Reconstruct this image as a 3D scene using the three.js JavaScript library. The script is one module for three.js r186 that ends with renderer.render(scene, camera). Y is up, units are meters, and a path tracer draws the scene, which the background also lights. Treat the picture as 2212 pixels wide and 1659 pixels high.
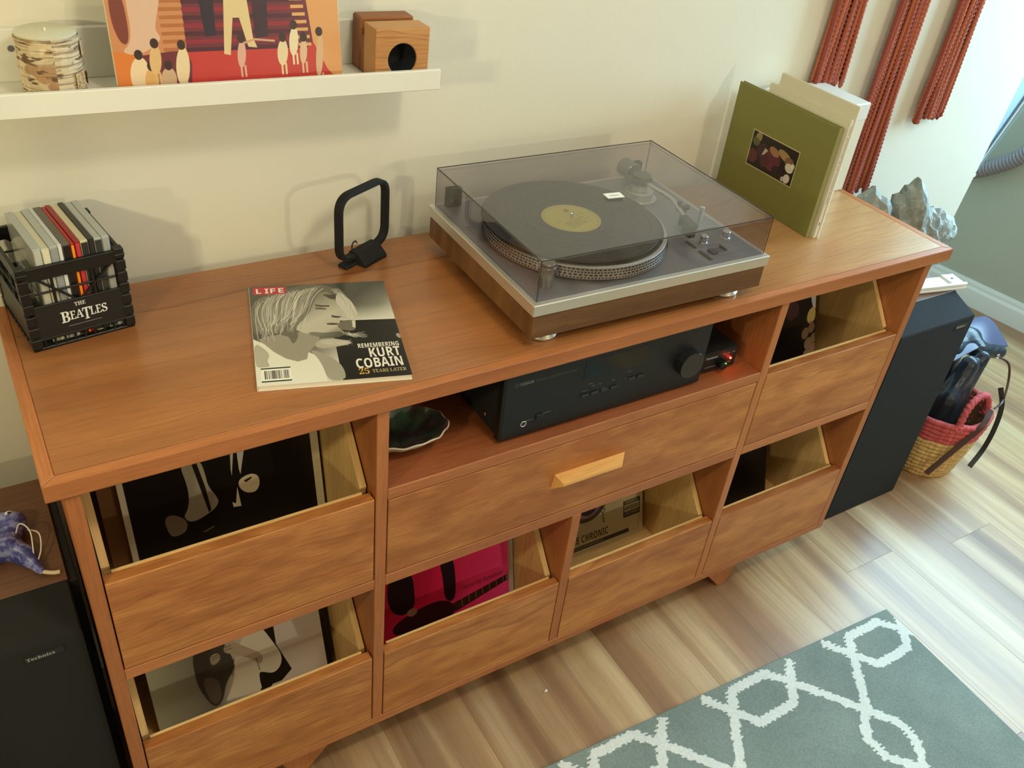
import * as THREE from 'three';
import { mergeGeometries, toCreasedNormals } from 'three/addons/utils/BufferGeometryUtils.js';
import { ConvexGeometry } from 'three/addons/geometries/ConvexGeometry.js';
import { MarchingCubes } from 'three/addons/objects/MarchingCubes.js';
import { RectAreaLightUniformsLib } from 'three/addons/lights/RectAreaLightUniformsLib.js';

// ---------------------------------------------------------------- camera, sky, lights, exposure
const scene = new THREE.Scene();
const camera = new THREE.PerspectiveCamera(45.963, 2212 / 1659, 0.05, 60);
camera.rotation.order = 'YXZ';
camera.position.set(0.0066, 1.6651, 0.9051);
camera.rotation.set(-0.6276, -0.6117, 0.1234);
scene.background = new THREE.Color(0.55, 0.75, 1.0);           // daylight outside the window
const renderer = new THREE.WebGLRenderer({ antialias: true });
renderer.toneMapping = THREE.LinearToneMapping;
renderer.toneMappingExposure = 0.80;
renderer.shadowMap.enabled = true;
RectAreaLightUniformsLib.init();
const WARM = new THREE.Color(1.0, 0.88, 0.52), NEUTRAL = new THREE.Color(1.0, 0.89, 0.66), DAY = new THREE.Color(0.46, 0.80, 1.0);
const LIGHTS = {
  left: { at: [-0.60, 1.50, 0.55], power: 1.75, color: WARM },      // floor lamp on the left
  right: { at: [1.75, 1.64, 2.45], power: 3.8, color: NEUTRAL },   // floor lamp on the right
  table: { at: [-1.15, 1.16, 1.30], power: 1.7, color: WARM },     // table lamp on the left
  ceiling: { at: [0.75, 2.30, 0.85], power: 2.4, color: NEUTRAL },
  window: { at: [3.22, 1.50, -0.20], w: 1.7, h: 1.08, power: 20, color: DAY },
};

// ---------------------------------------------------------------- helpers
const WZ = -0.455;                                             // face of the long wall
let seed = 7;
const rnd = () => { seed = (seed * 1664525 + 1013904223) >>> 0; return seed / 4294967296; };
const rr = (a, b) => a + (b - a) * rnd();
const hash = (x, y) => { let h = Math.imul(x, 374761393) + Math.imul(y, 668265263) | 0; h = Math.imul(h ^ (h >>> 13), 1274126177); return ((h ^ (h >>> 16)) >>> 0) / 4294967296; };
function vn(x, y) { const xi = Math.floor(x), yi = Math.floor(y); let u = x - xi, v = y - yi; u = u * u * (3 - 2 * u); v = v * v * (3 - 2 * v);
  const a = hash(xi, yi), b = hash(xi + 1, yi), c = hash(xi, yi + 1), d = hash(xi + 1, yi + 1); return a + (b - a) * u + (c - a) * v + (a - b - c + d) * u * v; }
function fbm(x, y, o = 4) { let s = 0, a = 0.5, n = 0; for (let i = 0; i < o; i++) { s += a * vn(x + i * 17.3, y + i * 9.1); n += a; a *= 0.5; x *= 2; y *= 2; } return s / n; }
const mix = (a, b, t) => a + (b - a) * t, cl = (t) => Math.min(1, Math.max(0, t));
const ss = (a, b, t) => { t = cl((t - a) / (b - a)); return t * t * (3 - 2 * t); };
const lerp3 = (a, b, t) => [mix(a[0], b[0], t), mix(a[1], b[1], t), mix(a[2], b[2], t)];
function tex(w, h, f, srgb = true) {                            // f(x, y) in 0..1 -> [r, g, b] in 0..255
  const d = new Uint8Array(w * h * 4);
  for (let y = 0; y < h; y++) for (let x = 0; x < w; x++) { const c = f((x + 0.5) / w, (y + 0.5) / h), i = (y * w + x) * 4; d[i] = cl(c[0] / 255) * 255; d[i + 1] = cl(c[1] / 255) * 255; d[i + 2] = cl(c[2] / 255) * 255; d[i + 3] = 255; }
  const t = new THREE.DataTexture(d, w, h); if (srgb) t.colorSpace = THREE.SRGBColorSpace;
  t.magFilter = THREE.LinearFilter; t.minFilter = THREE.LinearMipmapLinearFilter; t.generateMipmaps = true; t.wrapS = t.wrapT = THREE.RepeatWrapping; t.needsUpdate = true; return t;
}
const size = (t, w, h) => { t.repeat.set(1 / w, 1 / h); return t; };   // texture covers w x h metres of a uv in metres
function canvas(w, h, draw) {
  const c = document.createElement('canvas'); c.width = w; c.height = h; draw(c.getContext('2d'), w, h);
  const t = new THREE.CanvasTexture(c); t.colorSpace = THREE.SRGBColorSpace; t.needsUpdate = true; return t;
}
const poly = (g, p, fill) => { g.fillStyle = fill; g.beginPath(); p.forEach(([x, y], i) => (i ? g.lineTo(x, y) : g.moveTo(x, y))); g.closePath(); g.fill(); };
const blob = (g, p, fill) => {                                  // closed smooth outline
  g.fillStyle = fill; g.beginPath(); const n = p.length, m = (a, b) => [(a[0] + b[0]) / 2, (a[1] + b[1]) / 2]; let s = m(p[n - 1], p[0]); g.moveTo(...s);
  for (let i = 0; i < n; i++) { const e = m(p[i], p[(i + 1) % n]); g.quadraticCurveTo(p[i][0], p[i][1], e[0], e[1]); } g.closePath(); g.fill();
};
const grain = (g, w, h, k = 10) => { const im = g.getImageData(0, 0, w, h), d = im.data; for (let i = 0; i < d.length; i += 4) { const n = (rnd() - 0.5) * k; d[i] += n; d[i + 1] += n; d[i + 2] += n; } g.putImageData(im, 0, 0); };
const std = (o) => new THREE.MeshStandardMaterial(o), phy = (o) => new THREE.MeshPhysicalMaterial(o);
const rgb = (r, g, b) => new THREE.Color().setRGB(r / 255, g / 255, b / 255, THREE.SRGBColorSpace);

function uvBox(geo, dir = 'x', off = [0, 0]) {                   // uv in metres, u along the grain
  const g = geo.index ? geo.toNonIndexed() : geo, p = g.attributes.position, uv = new Float32Array(p.count * 2), gi = 'xyz'.indexOf(dir);
  const a = new THREE.Vector3(), b = new THREE.Vector3(), c = new THREE.Vector3();
  for (let i = 0; i < p.count; i += 3) {
    a.fromBufferAttribute(p, i); b.fromBufferAttribute(p, i + 1); c.fromBufferAttribute(p, i + 2);
    const n = b.clone().sub(a).cross(c.clone().sub(a)), q = [Math.abs(n.x), Math.abs(n.y), Math.abs(n.z)], k = q[0] > q[1] && q[0] > q[2] ? 0 : q[1] > q[2] ? 1 : 2;
    let [s, t] = [0, 1, 2].filter((x) => x !== k); if (t === gi) [s, t] = [t, s];
    [a, b, c].forEach((v, j) => { const e = [v.x, v.y, v.z]; uv[(i + j) * 2] = e[s] + off[0]; uv[(i + j) * 2 + 1] = e[t] + off[1]; });
  }
  g.setAttribute('uv', new THREE.BufferAttribute(uv, 2)); return g;
}
function solid(verts, faces) {                                  // convex solid, flat faces turned outwards
  const ctr = verts.reduce((s, v) => [s[0] + v[0], s[1] + v[1], s[2] + v[2]], [0, 0, 0]).map((x) => x / verts.length), out = [];
  for (const f of faces) for (let i = 1; i < f.length - 1; i++) {
    const A = verts[f[0]], B = verts[f[i]], C = verts[f[i + 1]], u = B.map((x, k) => x - A[k]), v = C.map((x, k) => x - A[k]);
    const n = [u[1] * v[2] - u[2] * v[1], u[2] * v[0] - u[0] * v[2], u[0] * v[1] - u[1] * v[0]], s = n[0] * (A[0] - ctr[0]) + n[1] * (A[1] - ctr[1]) + n[2] * (A[2] - ctr[2]);
    out.push(...A, ...(s < 0 ? C : B), ...(s < 0 ? B : C));
  }
  const g = new THREE.BufferGeometry(); g.setAttribute('position', new THREE.BufferAttribute(new Float32Array(out), 3)); g.computeVertexNormals(); return g;
}
function box(x0, x1, y0, y1, z0, z1, o = {}) {                   // chamfered box
  const b = Math.min(o.b ?? 0.0012, (x1 - x0) / 3, (y1 - y0) / 3, (z1 - z0) / 3), V = [], id = (i, j, k, f) => ((i * 2 + j) * 2 + k) * 3 + f;
  for (let i = 0; i < 2; i++) for (let j = 0; j < 2; j++) for (let k = 0; k < 2; k++) for (let f = 0; f < 3; f++)
    V.push([(i ? x1 : x0) + (f === 0 ? 0 : i ? -b : b), (j ? y1 : y0) + (f === 1 ? 0 : j ? -b : b), (k ? z1 : z0) + (f === 2 ? 0 : k ? -b : b)]);
  const F = [];
  for (let s = 0; s < 2; s++) { F.push([id(s, 0, 0, 0), id(s, 0, 1, 0), id(s, 1, 1, 0), id(s, 1, 0, 0)]); F.push([id(0, s, 0, 1), id(1, s, 0, 1), id(1, s, 1, 1), id(0, s, 1, 1)]); F.push([id(0, 0, s, 2), id(1, 0, s, 2), id(1, 1, s, 2), id(0, 1, s, 2)]); }
  for (let s = 0; s < 2; s++) for (let t = 0; t < 2; t++) {
    F.push([id(0, s, t, 1), id(1, s, t, 1), id(1, s, t, 2), id(0, s, t, 2)]); F.push([id(s, 0, t, 0), id(s, 1, t, 0), id(s, 1, t, 2), id(s, 0, t, 2)]); F.push([id(s, t, 0, 0), id(s, t, 1, 0), id(s, t, 1, 1), id(s, t, 0, 1)]);
    for (let u = 0; u < 2; u++) F.push([id(s, t, u, 0), id(s, t, u, 1), id(s, t, u, 2)]);
  }
  return uvBox(solid(V, F), o.g ?? 'x', o.off ?? [rr(0, 3), rr(0, 3)]);
}
function prism(pts, axis, a0, a1, o = {}) {                      // polygon (two remaining axes in order) pushed along an axis; may be concave
  const s = new THREE.Shape(pts.map((p) => new THREE.Vector2(p[0], p[1]))), g = new THREE.ExtrudeGeometry(s, { depth: a1 - a0 - 2 * (o.b ?? 0), bevelEnabled: !!o.b, bevelThickness: o.b ?? 0, bevelSize: o.b ?? 0, bevelOffset: -(o.b ?? 0), bevelSegments: 1, curveSegments: 6 });
  g.translate(0, 0, a0 + (o.b ?? 0));
  const p = g.attributes.position; for (let i = 0; i < p.count; i++) { const x = p.getX(i), y = p.getY(i), z = p.getZ(i); if (axis === 'x') p.setXYZ(i, z, x, y); else if (axis === 'y') p.setXYZ(i, y, z, x); }   // x: (y, z); y: (z, x); z: (x, y)
  g.computeVertexNormals(); return uvBox(g, o.g ?? 'x', o.off ?? [rr(0, 3), rr(0, 3)]);
}
const V3 = (a) => new THREE.Vector3(...a);
const tube = (pts, r, seg = 40, rad = 8, closed = false) => new THREE.TubeGeometry(new THREE.CatmullRomCurve3(pts.map(V3), closed), seg, r, rad, closed);
function cyl(x, y, z, r, h, o = {}) { const e = Math.min(0.0008, r / 4, h / 4), g = new THREE.LatheGeometry([[0, 0], [r - e, 0], [r, e], [r * (o.t ?? 1), h - e], [(r - e) * (o.t ?? 1), h], [0, h]].map((p) => new THREE.Vector2(...p)), o.n ?? 28); const c = toCreasedNormals(g, 0.6); if (o.turn) c.applyMatrix4(new THREE.Matrix4().makeRotationFromEuler(new THREE.Euler(...o.turn))); return c.translate(x, y, z); }
const merge = (l) => mergeGeometries(l.map((g) => { const q = g.index ? g.toNonIndexed() : g.clone(); for (const k of Object.keys(q.attributes)) if (!['position', 'normal', 'uv'].includes(k)) q.deleteAttribute(k); return q; }));
const used = {};
const numbered = (n) => { used[n] = (used[n] ?? 0) + 1; return used[n] === 1 ? n : n + '_' + String(used[n] - 1).padStart(3, '0'); };
function mesh(name, geo, mat, parent = scene) {
  const m = new THREE.Mesh(geo, mat); m.castShadow = m.receiveShadow = true; m.name = parent === scene ? numbered(name) : name; if (parent !== scene) { const k = parent.children.filter((c) => c.name.replace(/_\d+$/, '') === name).length; if (k) m.name = name + '_' + String(k).padStart(3, '0'); } parent.add(m); return m;
}
function group(name, parent = scene, at = [0, 0, 0], turn = 0) { const o = new THREE.Group(); o.name = parent === scene ? numbered(name) : name; if (parent !== scene) { const k = parent.children.filter((c) => c.name.replace(/_\d+$/, '') === name).length; if (k) o.name = name + '_' + String(k).padStart(3, '0'); } o.position.set(...at); o.rotation.y = turn; parent.add(o); return o; }
const tag = (o, label, category, grp) => { o.userData.label = label; o.userData.category = category; if (grp) o.userData.group = grp; return o; };
const structure = (o) => { o.userData.kind = 'structure'; return o; };
const stuff = (o) => { o.userData.kind = 'stuff'; return o; };

// ---------------------------------------------------------------- wood and other materials
function woodTex(w, h, W, H, o) {                                // o: light, dark, line colour; rings per metre; warp; mottle
  const t = tex(w, h, (x, y) => {
    const X = x * W + (o.s ?? 0), Y = y * H + (o.s ?? 0) * 0.37;
    const q = Y + o.warp * (fbm(X * o.wx, Y * o.wy, 3) - 0.5) + o.warp * 0.18 * (fbm(X * (o.jx ?? 9), Y * 40, 2) - 0.5);
    const q2 = q + (o.swirlGlare ? ss(0.55, 1.0, x) * 0.10 * (fbm(X * 4.2, Y * 7, 3) - 0.5) : 0), k = q2 * o.rings * 0.5 + 0.5 * q2 * o.rings * (0.6 + 0.8 * vn(q2 * 9, 3)), f = k - Math.floor(k), id = hash(Math.floor(k), 11), line = (Math.pow(f, o.lp ?? 5) * (1 - ss(0.965, 1, f))) * (0.15 + 0.85 * Math.pow(id, o.ip ?? 1.4));
    const fib = fbm(X * 30, Y * 700, 2) - 0.5, mot = fbm(X * o.mx, Y * o.my, 3), band = fbm(X * 1.5, Y * 14 + 5, 2);
    let c = lerp3(o.light, o.dark, cl(0.5 + (band - 0.5) * 1.5 + (mot - 0.5) * o.mot));
    if (o.swirlGlare) c = lerp3(c, [212, 178, 128], ss(0.64, 0.92, x + 0.14 * (fbm(X * 3, Y * 6 + 9, 2) - 0.5)) * 0.62); c = lerp3(c, o.line, cl(line * o.amt)); const v = 1 + fib * (o.fib ?? 0.16); return [c[0] * v, c[1] * v, c[2] * v];  // right end paled as well: cool window glare put into the wood colour
  });
  t.wrapS = t.wrapT = THREE.MirroredRepeatWrapping; return t;
}
const CH = { light: [192, 134, 82], dark: [166, 106, 60], line: [92, 54, 28] };
const T_slab = woodTex(2048, 640, 1.7, 0.5, { ...CH, light: [178, 116, 66], dark: [146, 90, 48], rings: 24, warp: 0.12, wx: 0.9, wy: 3.4, mx: 4, my: 16, mot: 0.6, amt: 1.0, s: 3.1, swirlGlare: 1.3, lp: 8, ip: 1.9, fib: 0.13 });
const T_front = woodTex(1024, 1024, 1.0, 1.0, { ...CH, light: [200, 134, 74], dark: [166, 100, 50], line: [112, 60, 26], rings: 52, warp: 0.085, wx: 3.2, wy: 7, mx: 18, my: 46, mot: 1.35, amt: 0.55, s: 8.4, lp: 6, ip: 1.5, fib: 0.2, jx: 22 });
const T_rail = woodTex(1024, 512, 1.0, 0.5, { ...CH, light: [192, 122, 72], dark: [160, 94, 50], rings: 40, warp: 0.02, wx: 1.5, wy: 6, mx: 5, my: 30, mot: 0.6, amt: 0.3, s: 21 });
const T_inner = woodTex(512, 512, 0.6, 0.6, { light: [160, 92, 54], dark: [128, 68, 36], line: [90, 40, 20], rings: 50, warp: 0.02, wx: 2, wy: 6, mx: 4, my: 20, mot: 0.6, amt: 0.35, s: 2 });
const T_ply = woodTex(512, 512, 0.6, 0.6, { light: [238, 200, 136], dark: [220, 178, 114], line: [180, 136, 82], rings: 30, warp: 0.06, wx: 2, wy: 4, mx: 4, my: 12, mot: 0.7, amt: 0.3, s: 5 });
const T_walnut = woodTex(1024, 256, 0.6, 0.15, { light: [136, 96, 56], dark: [96, 64, 34], line: [58, 38, 20], rings: 190, warp: 0.012, wx: 2, wy: 8, mx: 5, my: 60, mot: 0.8, amt: 0.7, s: 9 });
const T_veneer = woodTex(512, 256, 0.6, 0.3, { light: [116, 80, 58], dark: [92, 60, 42], line: [56, 34, 22], rings: 110, warp: 0.02, wx: 2, wy: 6, mx: 5, my: 40, mot: 0.8, amt: 0.5, s: 4 });
const T_oak = woodTex(512, 512, 0.2, 0.2, { light: [206, 152, 94], dark: [178, 118, 66], line: [120, 72, 36], rings: 130, warp: 0.035, wx: 7, wy: 16, mx: 12, my: 60, mot: 0.7, amt: 0.6, s: 1 });
const M = {
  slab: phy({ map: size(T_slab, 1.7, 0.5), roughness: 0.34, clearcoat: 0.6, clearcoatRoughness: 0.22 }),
  front: std({ map: size(T_front, 1, 1), roughness: 0.45 }),
  rail: std({ map: size(T_rail, 1, 0.5), roughness: 0.42 }),
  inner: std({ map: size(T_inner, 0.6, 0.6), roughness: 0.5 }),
  ply: std({ map: size(T_ply, 0.6, 0.6), roughness: 0.6 }),
  walnut: std({ map: size(T_walnut, 0.6, 0.15), roughness: 0.4 }),
  veneer: std({ map: size(T_veneer, 0.6, 0.3), roughness: 0.4 }),
  oak: std({ map: size(T_oak, 0.2, 0.2), roughness: 0.5 }),
  void: std({ color: rgb(30, 22, 18), roughness: 0.9 }),
  alu: phy({ color: rgb(222, 219, 210), metalness: 0.8, roughness: 0.36 }),
  deck: std({ color: rgb(150, 153, 160), metalness: 0.55, roughness: 0.42 }),
  chrome: std({ color: rgb(225, 225, 225), metalness: 1, roughness: 0.14 }),
  black: std({ color: rgb(14, 15, 14), roughness: 0.42 }),
  blackMatte: std({ color: rgb(16, 16, 17), roughness: 0.8 }),
  white: std({ color: rgb(236, 234, 224), roughness: 0.5 }),
  paper: std({ color: rgb(232, 228, 214), roughness: 0.8 }),
  grey: std({ color: rgb(110, 112, 112), roughness: 0.5 }),
};

// ---------------------------------------------------------------- the room
const T_wall = tex(256, 256, (x, y) => { const n = (fbm(x * 60, y * 60, 3) - 0.5) * 60; return [128 + n, 128 + n, 128 + n]; }, false);
const wallMat = (c, w) => { const b = T_wall.clone(); b.needsUpdate = true; size(b, 0.35, 0.35); return std({ color: c, roughness: 0.85, bumpMap: b, bumpScale: 0.0006 }); };
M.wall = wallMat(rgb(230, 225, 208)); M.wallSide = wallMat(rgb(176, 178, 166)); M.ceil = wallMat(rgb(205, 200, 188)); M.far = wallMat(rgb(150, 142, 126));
const X0 = -2.9, X1 = 3.45, Z1 = 3.4, ZB = -1.9, HT = 2.45;
structure(mesh('wall_back', prism([[X0, 0], [2.373, 0], [2.673, HT], [X0, HT]], 'z', WZ - 0.1, WZ), M.wall));
const dirR = Math.atan2(0.052, 0.326);                          // the side wall is not quite square to the long one
{
  const rw = structure(group('wall_right', scene, [3.312, 0, -0.49], dirR));
  // wall with an opening for the window, local z from the pivot (negative goes back)
  const L = (x0, x1, y0, y1, z0, z1) => box(x0, x1, y0, y1, z0, z1, { b: 0.001 });
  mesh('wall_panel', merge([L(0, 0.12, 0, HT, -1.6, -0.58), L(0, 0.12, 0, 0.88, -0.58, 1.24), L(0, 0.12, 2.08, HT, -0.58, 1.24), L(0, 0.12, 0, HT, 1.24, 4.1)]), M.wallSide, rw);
  const bb = structure(group('baseboard_right', scene, [3.312, 0, -0.49], dirR));
  const bp = [[0, 0], [0.1, 0], [0.1, -0.006], [0.088, -0.009], [0.078, -0.009], [0.066, -0.014], [0, -0.015]];
  mesh('board', prism(bp.map(([y, x]) => [x, y]), 'z', -1.6, 4.0), std({ color: rgb(226, 230, 232), roughness: 0.4 }), bb);
}
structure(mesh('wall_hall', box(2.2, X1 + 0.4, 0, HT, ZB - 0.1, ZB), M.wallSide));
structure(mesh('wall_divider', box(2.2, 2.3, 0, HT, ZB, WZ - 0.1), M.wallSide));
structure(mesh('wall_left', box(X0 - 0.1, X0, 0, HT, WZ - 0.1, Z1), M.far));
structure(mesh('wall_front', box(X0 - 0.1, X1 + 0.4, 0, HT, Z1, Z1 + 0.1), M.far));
structure(mesh('ceiling', box(X0 - 0.1, X1 + 0.4, HT, HT + 0.1, ZB - 0.1, Z1 + 0.1), M.ceil));
{
  const w = structure(group('window_1', scene, [3.312, 0, -0.49], dirR)), fm = M.white;
  mesh('window_frame', merge([box(-0.02, 0.1, 0.86, 0.91, -0.60, 1.26), box(-0.02, 0.1, 2.05, 2.10, -0.60, 1.26), box(-0.02, 0.1, 0.91, 2.05, -0.60, -0.55), box(-0.02, 0.1, 0.91, 2.05, 1.21, 1.26), box(0.03, 0.07, 0.91, 2.05, 0.31, 0.35)]), fm, w);
  for (const z of [-0.55, 0.35]) mesh('pane', box(0.045, 0.049, 0.91, 2.05, z, z + 0.86, { b: 0 }), phy({ color: 0xffffff, transmission: 1, thickness: 0, roughness: 0 }), w);
}
// floor boards, each a piece of its own
const PW = 0.1760, PL = 1.28;
const plankTex = (s) => tex(1280, 176, (x, y) => {
  const X = x * PL, Y = y * PW, q = Y * 10 + s * 13 + 0.9 * (fbm(X * 0.9 + s * 7, Y * 5 + s, 3) - 0.5) + 0.12 * (fbm(X * 5, Y * 30 + s, 2) - 0.5), band = fbm(q * 0.9, s * 3.1 + X * 0.25, 3), knot = fbm(X * 4 + s, Y * 40 + s, 3);
  const t = ss(0.40, 0.66, band), streak = ss(0.62, 0.72, fbm(q * 1.9 + 3, s + X * 0.35, 2)) * 0.5, fib = (fbm(X * 18, Y * 800 + s, 2) - 0.5) * 0.12, sap = ss(0.52, 0.7, fbm(q * 1.2 + 31, X * 0.3 + s, 2)), ln = Math.pow(fbm(q * 9, X * 1.5 + s, 2), 3) * 0.5;
  let c = lerp3([196, 164, 124], [152, 116, 86], t * 0.9); c = lerp3(c, [212, 188, 150], sap * 0.6); c = lerp3(c, [118, 86, 64], streak * (0.35 + 0.65 * t)); c = lerp3(c, [134, 100, 74], ln); const v = 1 + fib + (knot - 0.5) * 0.14; return [c[0] * v, c[1] * v, c[2] * v];
});
{
  const fl = structure(mesh('floor', box(X0 - 0.1, X1 + 0.4, -0.12, -0.012, ZB - 0.1, Z1 + 0.1), std({ color: rgb(60, 42, 28), roughness: 0.9 })));
  const mats = [1, 2, 3, 4, 5, 6].map((s) => std({ map: size(plankTex(s), PL, PW), roughness: 0.34 }));
  const g = 0.00015, full = box(g, PW - g, -0.012, 0, g, PL - g, { g: 'z', off: [0, 0], b: 0.0003 });
  const kx0 = Math.floor((X0 - 1.704) / PW), kx1 = Math.ceil((X1 + 0.3 - 1.704) / PW);
  for (let k = kx0; k < kx1; k++) {
    const start = k === 0 ? 0.071 : ((k * 0.413 * 1.7) % PL + PL) % PL; let z = start - 3 * PL, n = 0;
    for (; z < Z1; z += PL) { if (z + PL < ZB) continue; const m = mesh('floor_board', full, mats[Math.floor(hash(k + 50, n + 3) * 6)], fl); m.position.set(1.704 + k * PW, 0, z); n++; }
  }
}
// ---------------------------------------------------------------- the lamps that light the room
function bulbMesh(r, color, k) { return std({ color: 0xffffff, emissive: color, emissiveIntensity: k }); }
function floorLamp(cfg, label) {
  const [x, y, z] = cfg.at, t = tag(group('floor_lamp', scene, [x, 0, z]), label, 'floor lamp');
  mesh('base', cyl(0, 0, 0, 0.13, 0.02), M.blackMatte, t); mesh('pole', cyl(0, 0.02, 0, 0.011, y - 0.09), M.blackMatte, t);
  mesh('globe_bulb', new THREE.SphereGeometry(0.045, 24, 16).translate(0, y, 0), bulbMesh(0.05, cfg.color, 6), t); mesh('socket', cyl(0, y - 0.075, 0, 0.02, 0.035), M.blackMatte, t);
  const l = new THREE.PointLight(cfg.color, cfg.power); l.position.set(x, y, z); l.castShadow = true; l.shadow.radius = 1.5; l.name = 'floor_lamp_light'; scene.add(l);
}
floorLamp(LIGHTS.left, 'black floor lamp with bare round bulb on the left side of the room');
floorLamp(LIGHTS.table, 'short black lamp with bare round bulb at the left front of the room');
floorLamp(LIGHTS.right, 'black floor lamp with bare round bulb on the right side of the room');
{
  const c = LIGHTS.ceiling, [x, y, z] = c.at, t = tag(group('ceiling_lamp', scene, [x, y, z]), 'white ceiling lamp with a round opal globe', 'ceiling lamp');
  mesh('canopy', cyl(0, 0.10, 0, 0.07, 0.05), M.white, t); mesh('stem', cyl(0, 0.05, 0, 0.01, 0.06), M.white, t);
  mesh('globe_bulb', new THREE.SphereGeometry(0.075, 24, 16), bulbMesh(0.1, c.color, 5), t);
  const l = new THREE.PointLight(c.color, c.power); l.position.set(x, y, z); l.castShadow = true; l.shadow.radius = 5.0; l.name = 'ceiling_lamp_light'; scene.add(l);
  const w = LIGHTS.window, a = new THREE.RectAreaLight(w.color, w.power, w.w, w.h); a.position.set(...w.at); a.lookAt(w.at[0] - 1, w.at[1] - 0.12, w.at[2] + 0.16); a.name = 'window_light'; scene.add(a);
}

// ---------------------------------------------------------------- the cherry record cabinet
const TOP = 0.9, SB = 0.8738, ZF = -0.0093, CB = -0.42, CL = 0.0193, CR = 1.6443, PT = 0.0195, DX1 = 0.4352, DX2 = 1.2307, DXM = 0.831, YB = 0.1174, RT = 0.5223, RB = 0.5003, ST = 0.7159, SBt = 0.6936, L = 1.6813, D = 0.4243, HP = PT / 2;
const cab = tag(group('record_cabinet'), 'long cherry wood record cabinet with open bins and one drawer', 'cabinet');
{
  const e = 0.017;
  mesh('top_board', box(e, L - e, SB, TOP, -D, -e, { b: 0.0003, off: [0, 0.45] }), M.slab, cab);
  const trim = (pts, g) => prism(pts, 'y', SB, TOP, { g, b: 0.0016 });       // (z, x) outlines with mitred ends
  mesh('edge_trim', trim([[0, 0], [0, L], [-e, L - e], [-e, e]], 'x'), M.rail, cab);
  mesh('edge_trim', trim([[0, 0], [-e, e], [-D, e], [-D, 0]], 'z'), M.rail, cab);
  mesh('edge_trim', trim([[0, L], [-D, L], [-D, L - e], [-e, L - e]], 'z'), M.rail, cab);
  for (const x of [CL, CR - PT]) mesh('side_panel', box(x, x + PT, YB, SB, CB, ZF, { g: 'y' }), M.rail, cab);
  for (const x of [DX1, DX2]) mesh('divider', box(x - HP, x + HP, YB + PT, SB, CB + 0.012, ZF, { g: 'y' }), M.rail, cab);
  mesh('divider', box(DXM - HP, DXM + HP, YB + PT, RB, CB + 0.012, ZF, { g: 'y' }), M.rail, cab);
  mesh('bottom_panel', box(CL + PT, CR - PT, YB, YB + PT, CB, ZF), M.rail, cab);
  mesh('shelf', box(CL + PT, DX1 - HP, RB, RT, CB + 0.012, ZF), M.rail, cab);
  mesh('shelf', box(DX1 + HP, DX2 - HP, RB, 0.5245, CB + 0.012, ZF), M.rail, cab);
  mesh('shelf', box(DX2 + HP, CR - PT, RB, RT, CB + 0.012, ZF), M.rail, cab);
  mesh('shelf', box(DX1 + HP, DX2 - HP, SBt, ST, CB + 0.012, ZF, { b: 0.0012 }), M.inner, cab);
  mesh('shelf_edge', box(DX1 + HP, DX2 - HP, SBt, ST - 0.0003, ZF - 0.012, ZF + 0.0006), M.rail, cab);
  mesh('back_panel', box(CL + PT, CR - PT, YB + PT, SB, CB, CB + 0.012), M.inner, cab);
  const leg = (x, z, m) => prism([[x - m * 0.105, YB], [x + m * 0.05, YB], [x + m * 0.034, 0.05], [x + m * 0.022, 0.014], [x + m * 0.010, 0.001], [x - m * 0.008, 0.0005]], 'z', z - 0.05, z, { g: 'y', b: 0.002 });
  for (const [x, m] of [[0.296, -1], [1.372, 1]]) for (const z of [-0.045, -0.33]) mesh('leg', leg(x, z, m), M.rail, cab);
  const dr = group('drawer', cab);
  mesh('drawer_front', box(DX1 + HP + 0.0018, DX2 - HP - 0.0018, 0.5268, SBt - 0.002, ZF - 0.019, ZF, { off: [0.3, 0.55] }), M.front, dr);
  mesh('drawer_box', merge([box(DX1 + HP + 0.014, DX1 + HP + 0.026, 0.54, 0.68, CB + 0.03, ZF - 0.019), box(DX2 - HP - 0.026, DX2 - HP - 0.014, 0.54, 0.68, CB + 0.03, ZF - 0.019), box(DX1 + HP + 0.014, DX2 - HP - 0.014, 0.54, 0.55, CB + 0.03, ZF - 0.019)]), M.ply, dr);
  const hv = [[0.757, 0.594, ZF], [0.915, 0.594, ZF], [0.7615, 0.626, ZF], [0.914, 0.625, ZF], [0.7635, 0.6245, 0.0155], [0.8905, 0.6235, 0.0155], [0.7635, 0.6185, 0.0160], [0.8905, 0.6175, 0.0160]];
  mesh('handle', uvBox(new ConvexGeometry(hv.map(V3)), 'x', [0.2, 0.4]), std({ map: M.ply.map, color: rgb(255, 232, 205), roughness: 0.5 }), dr);
}
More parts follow.
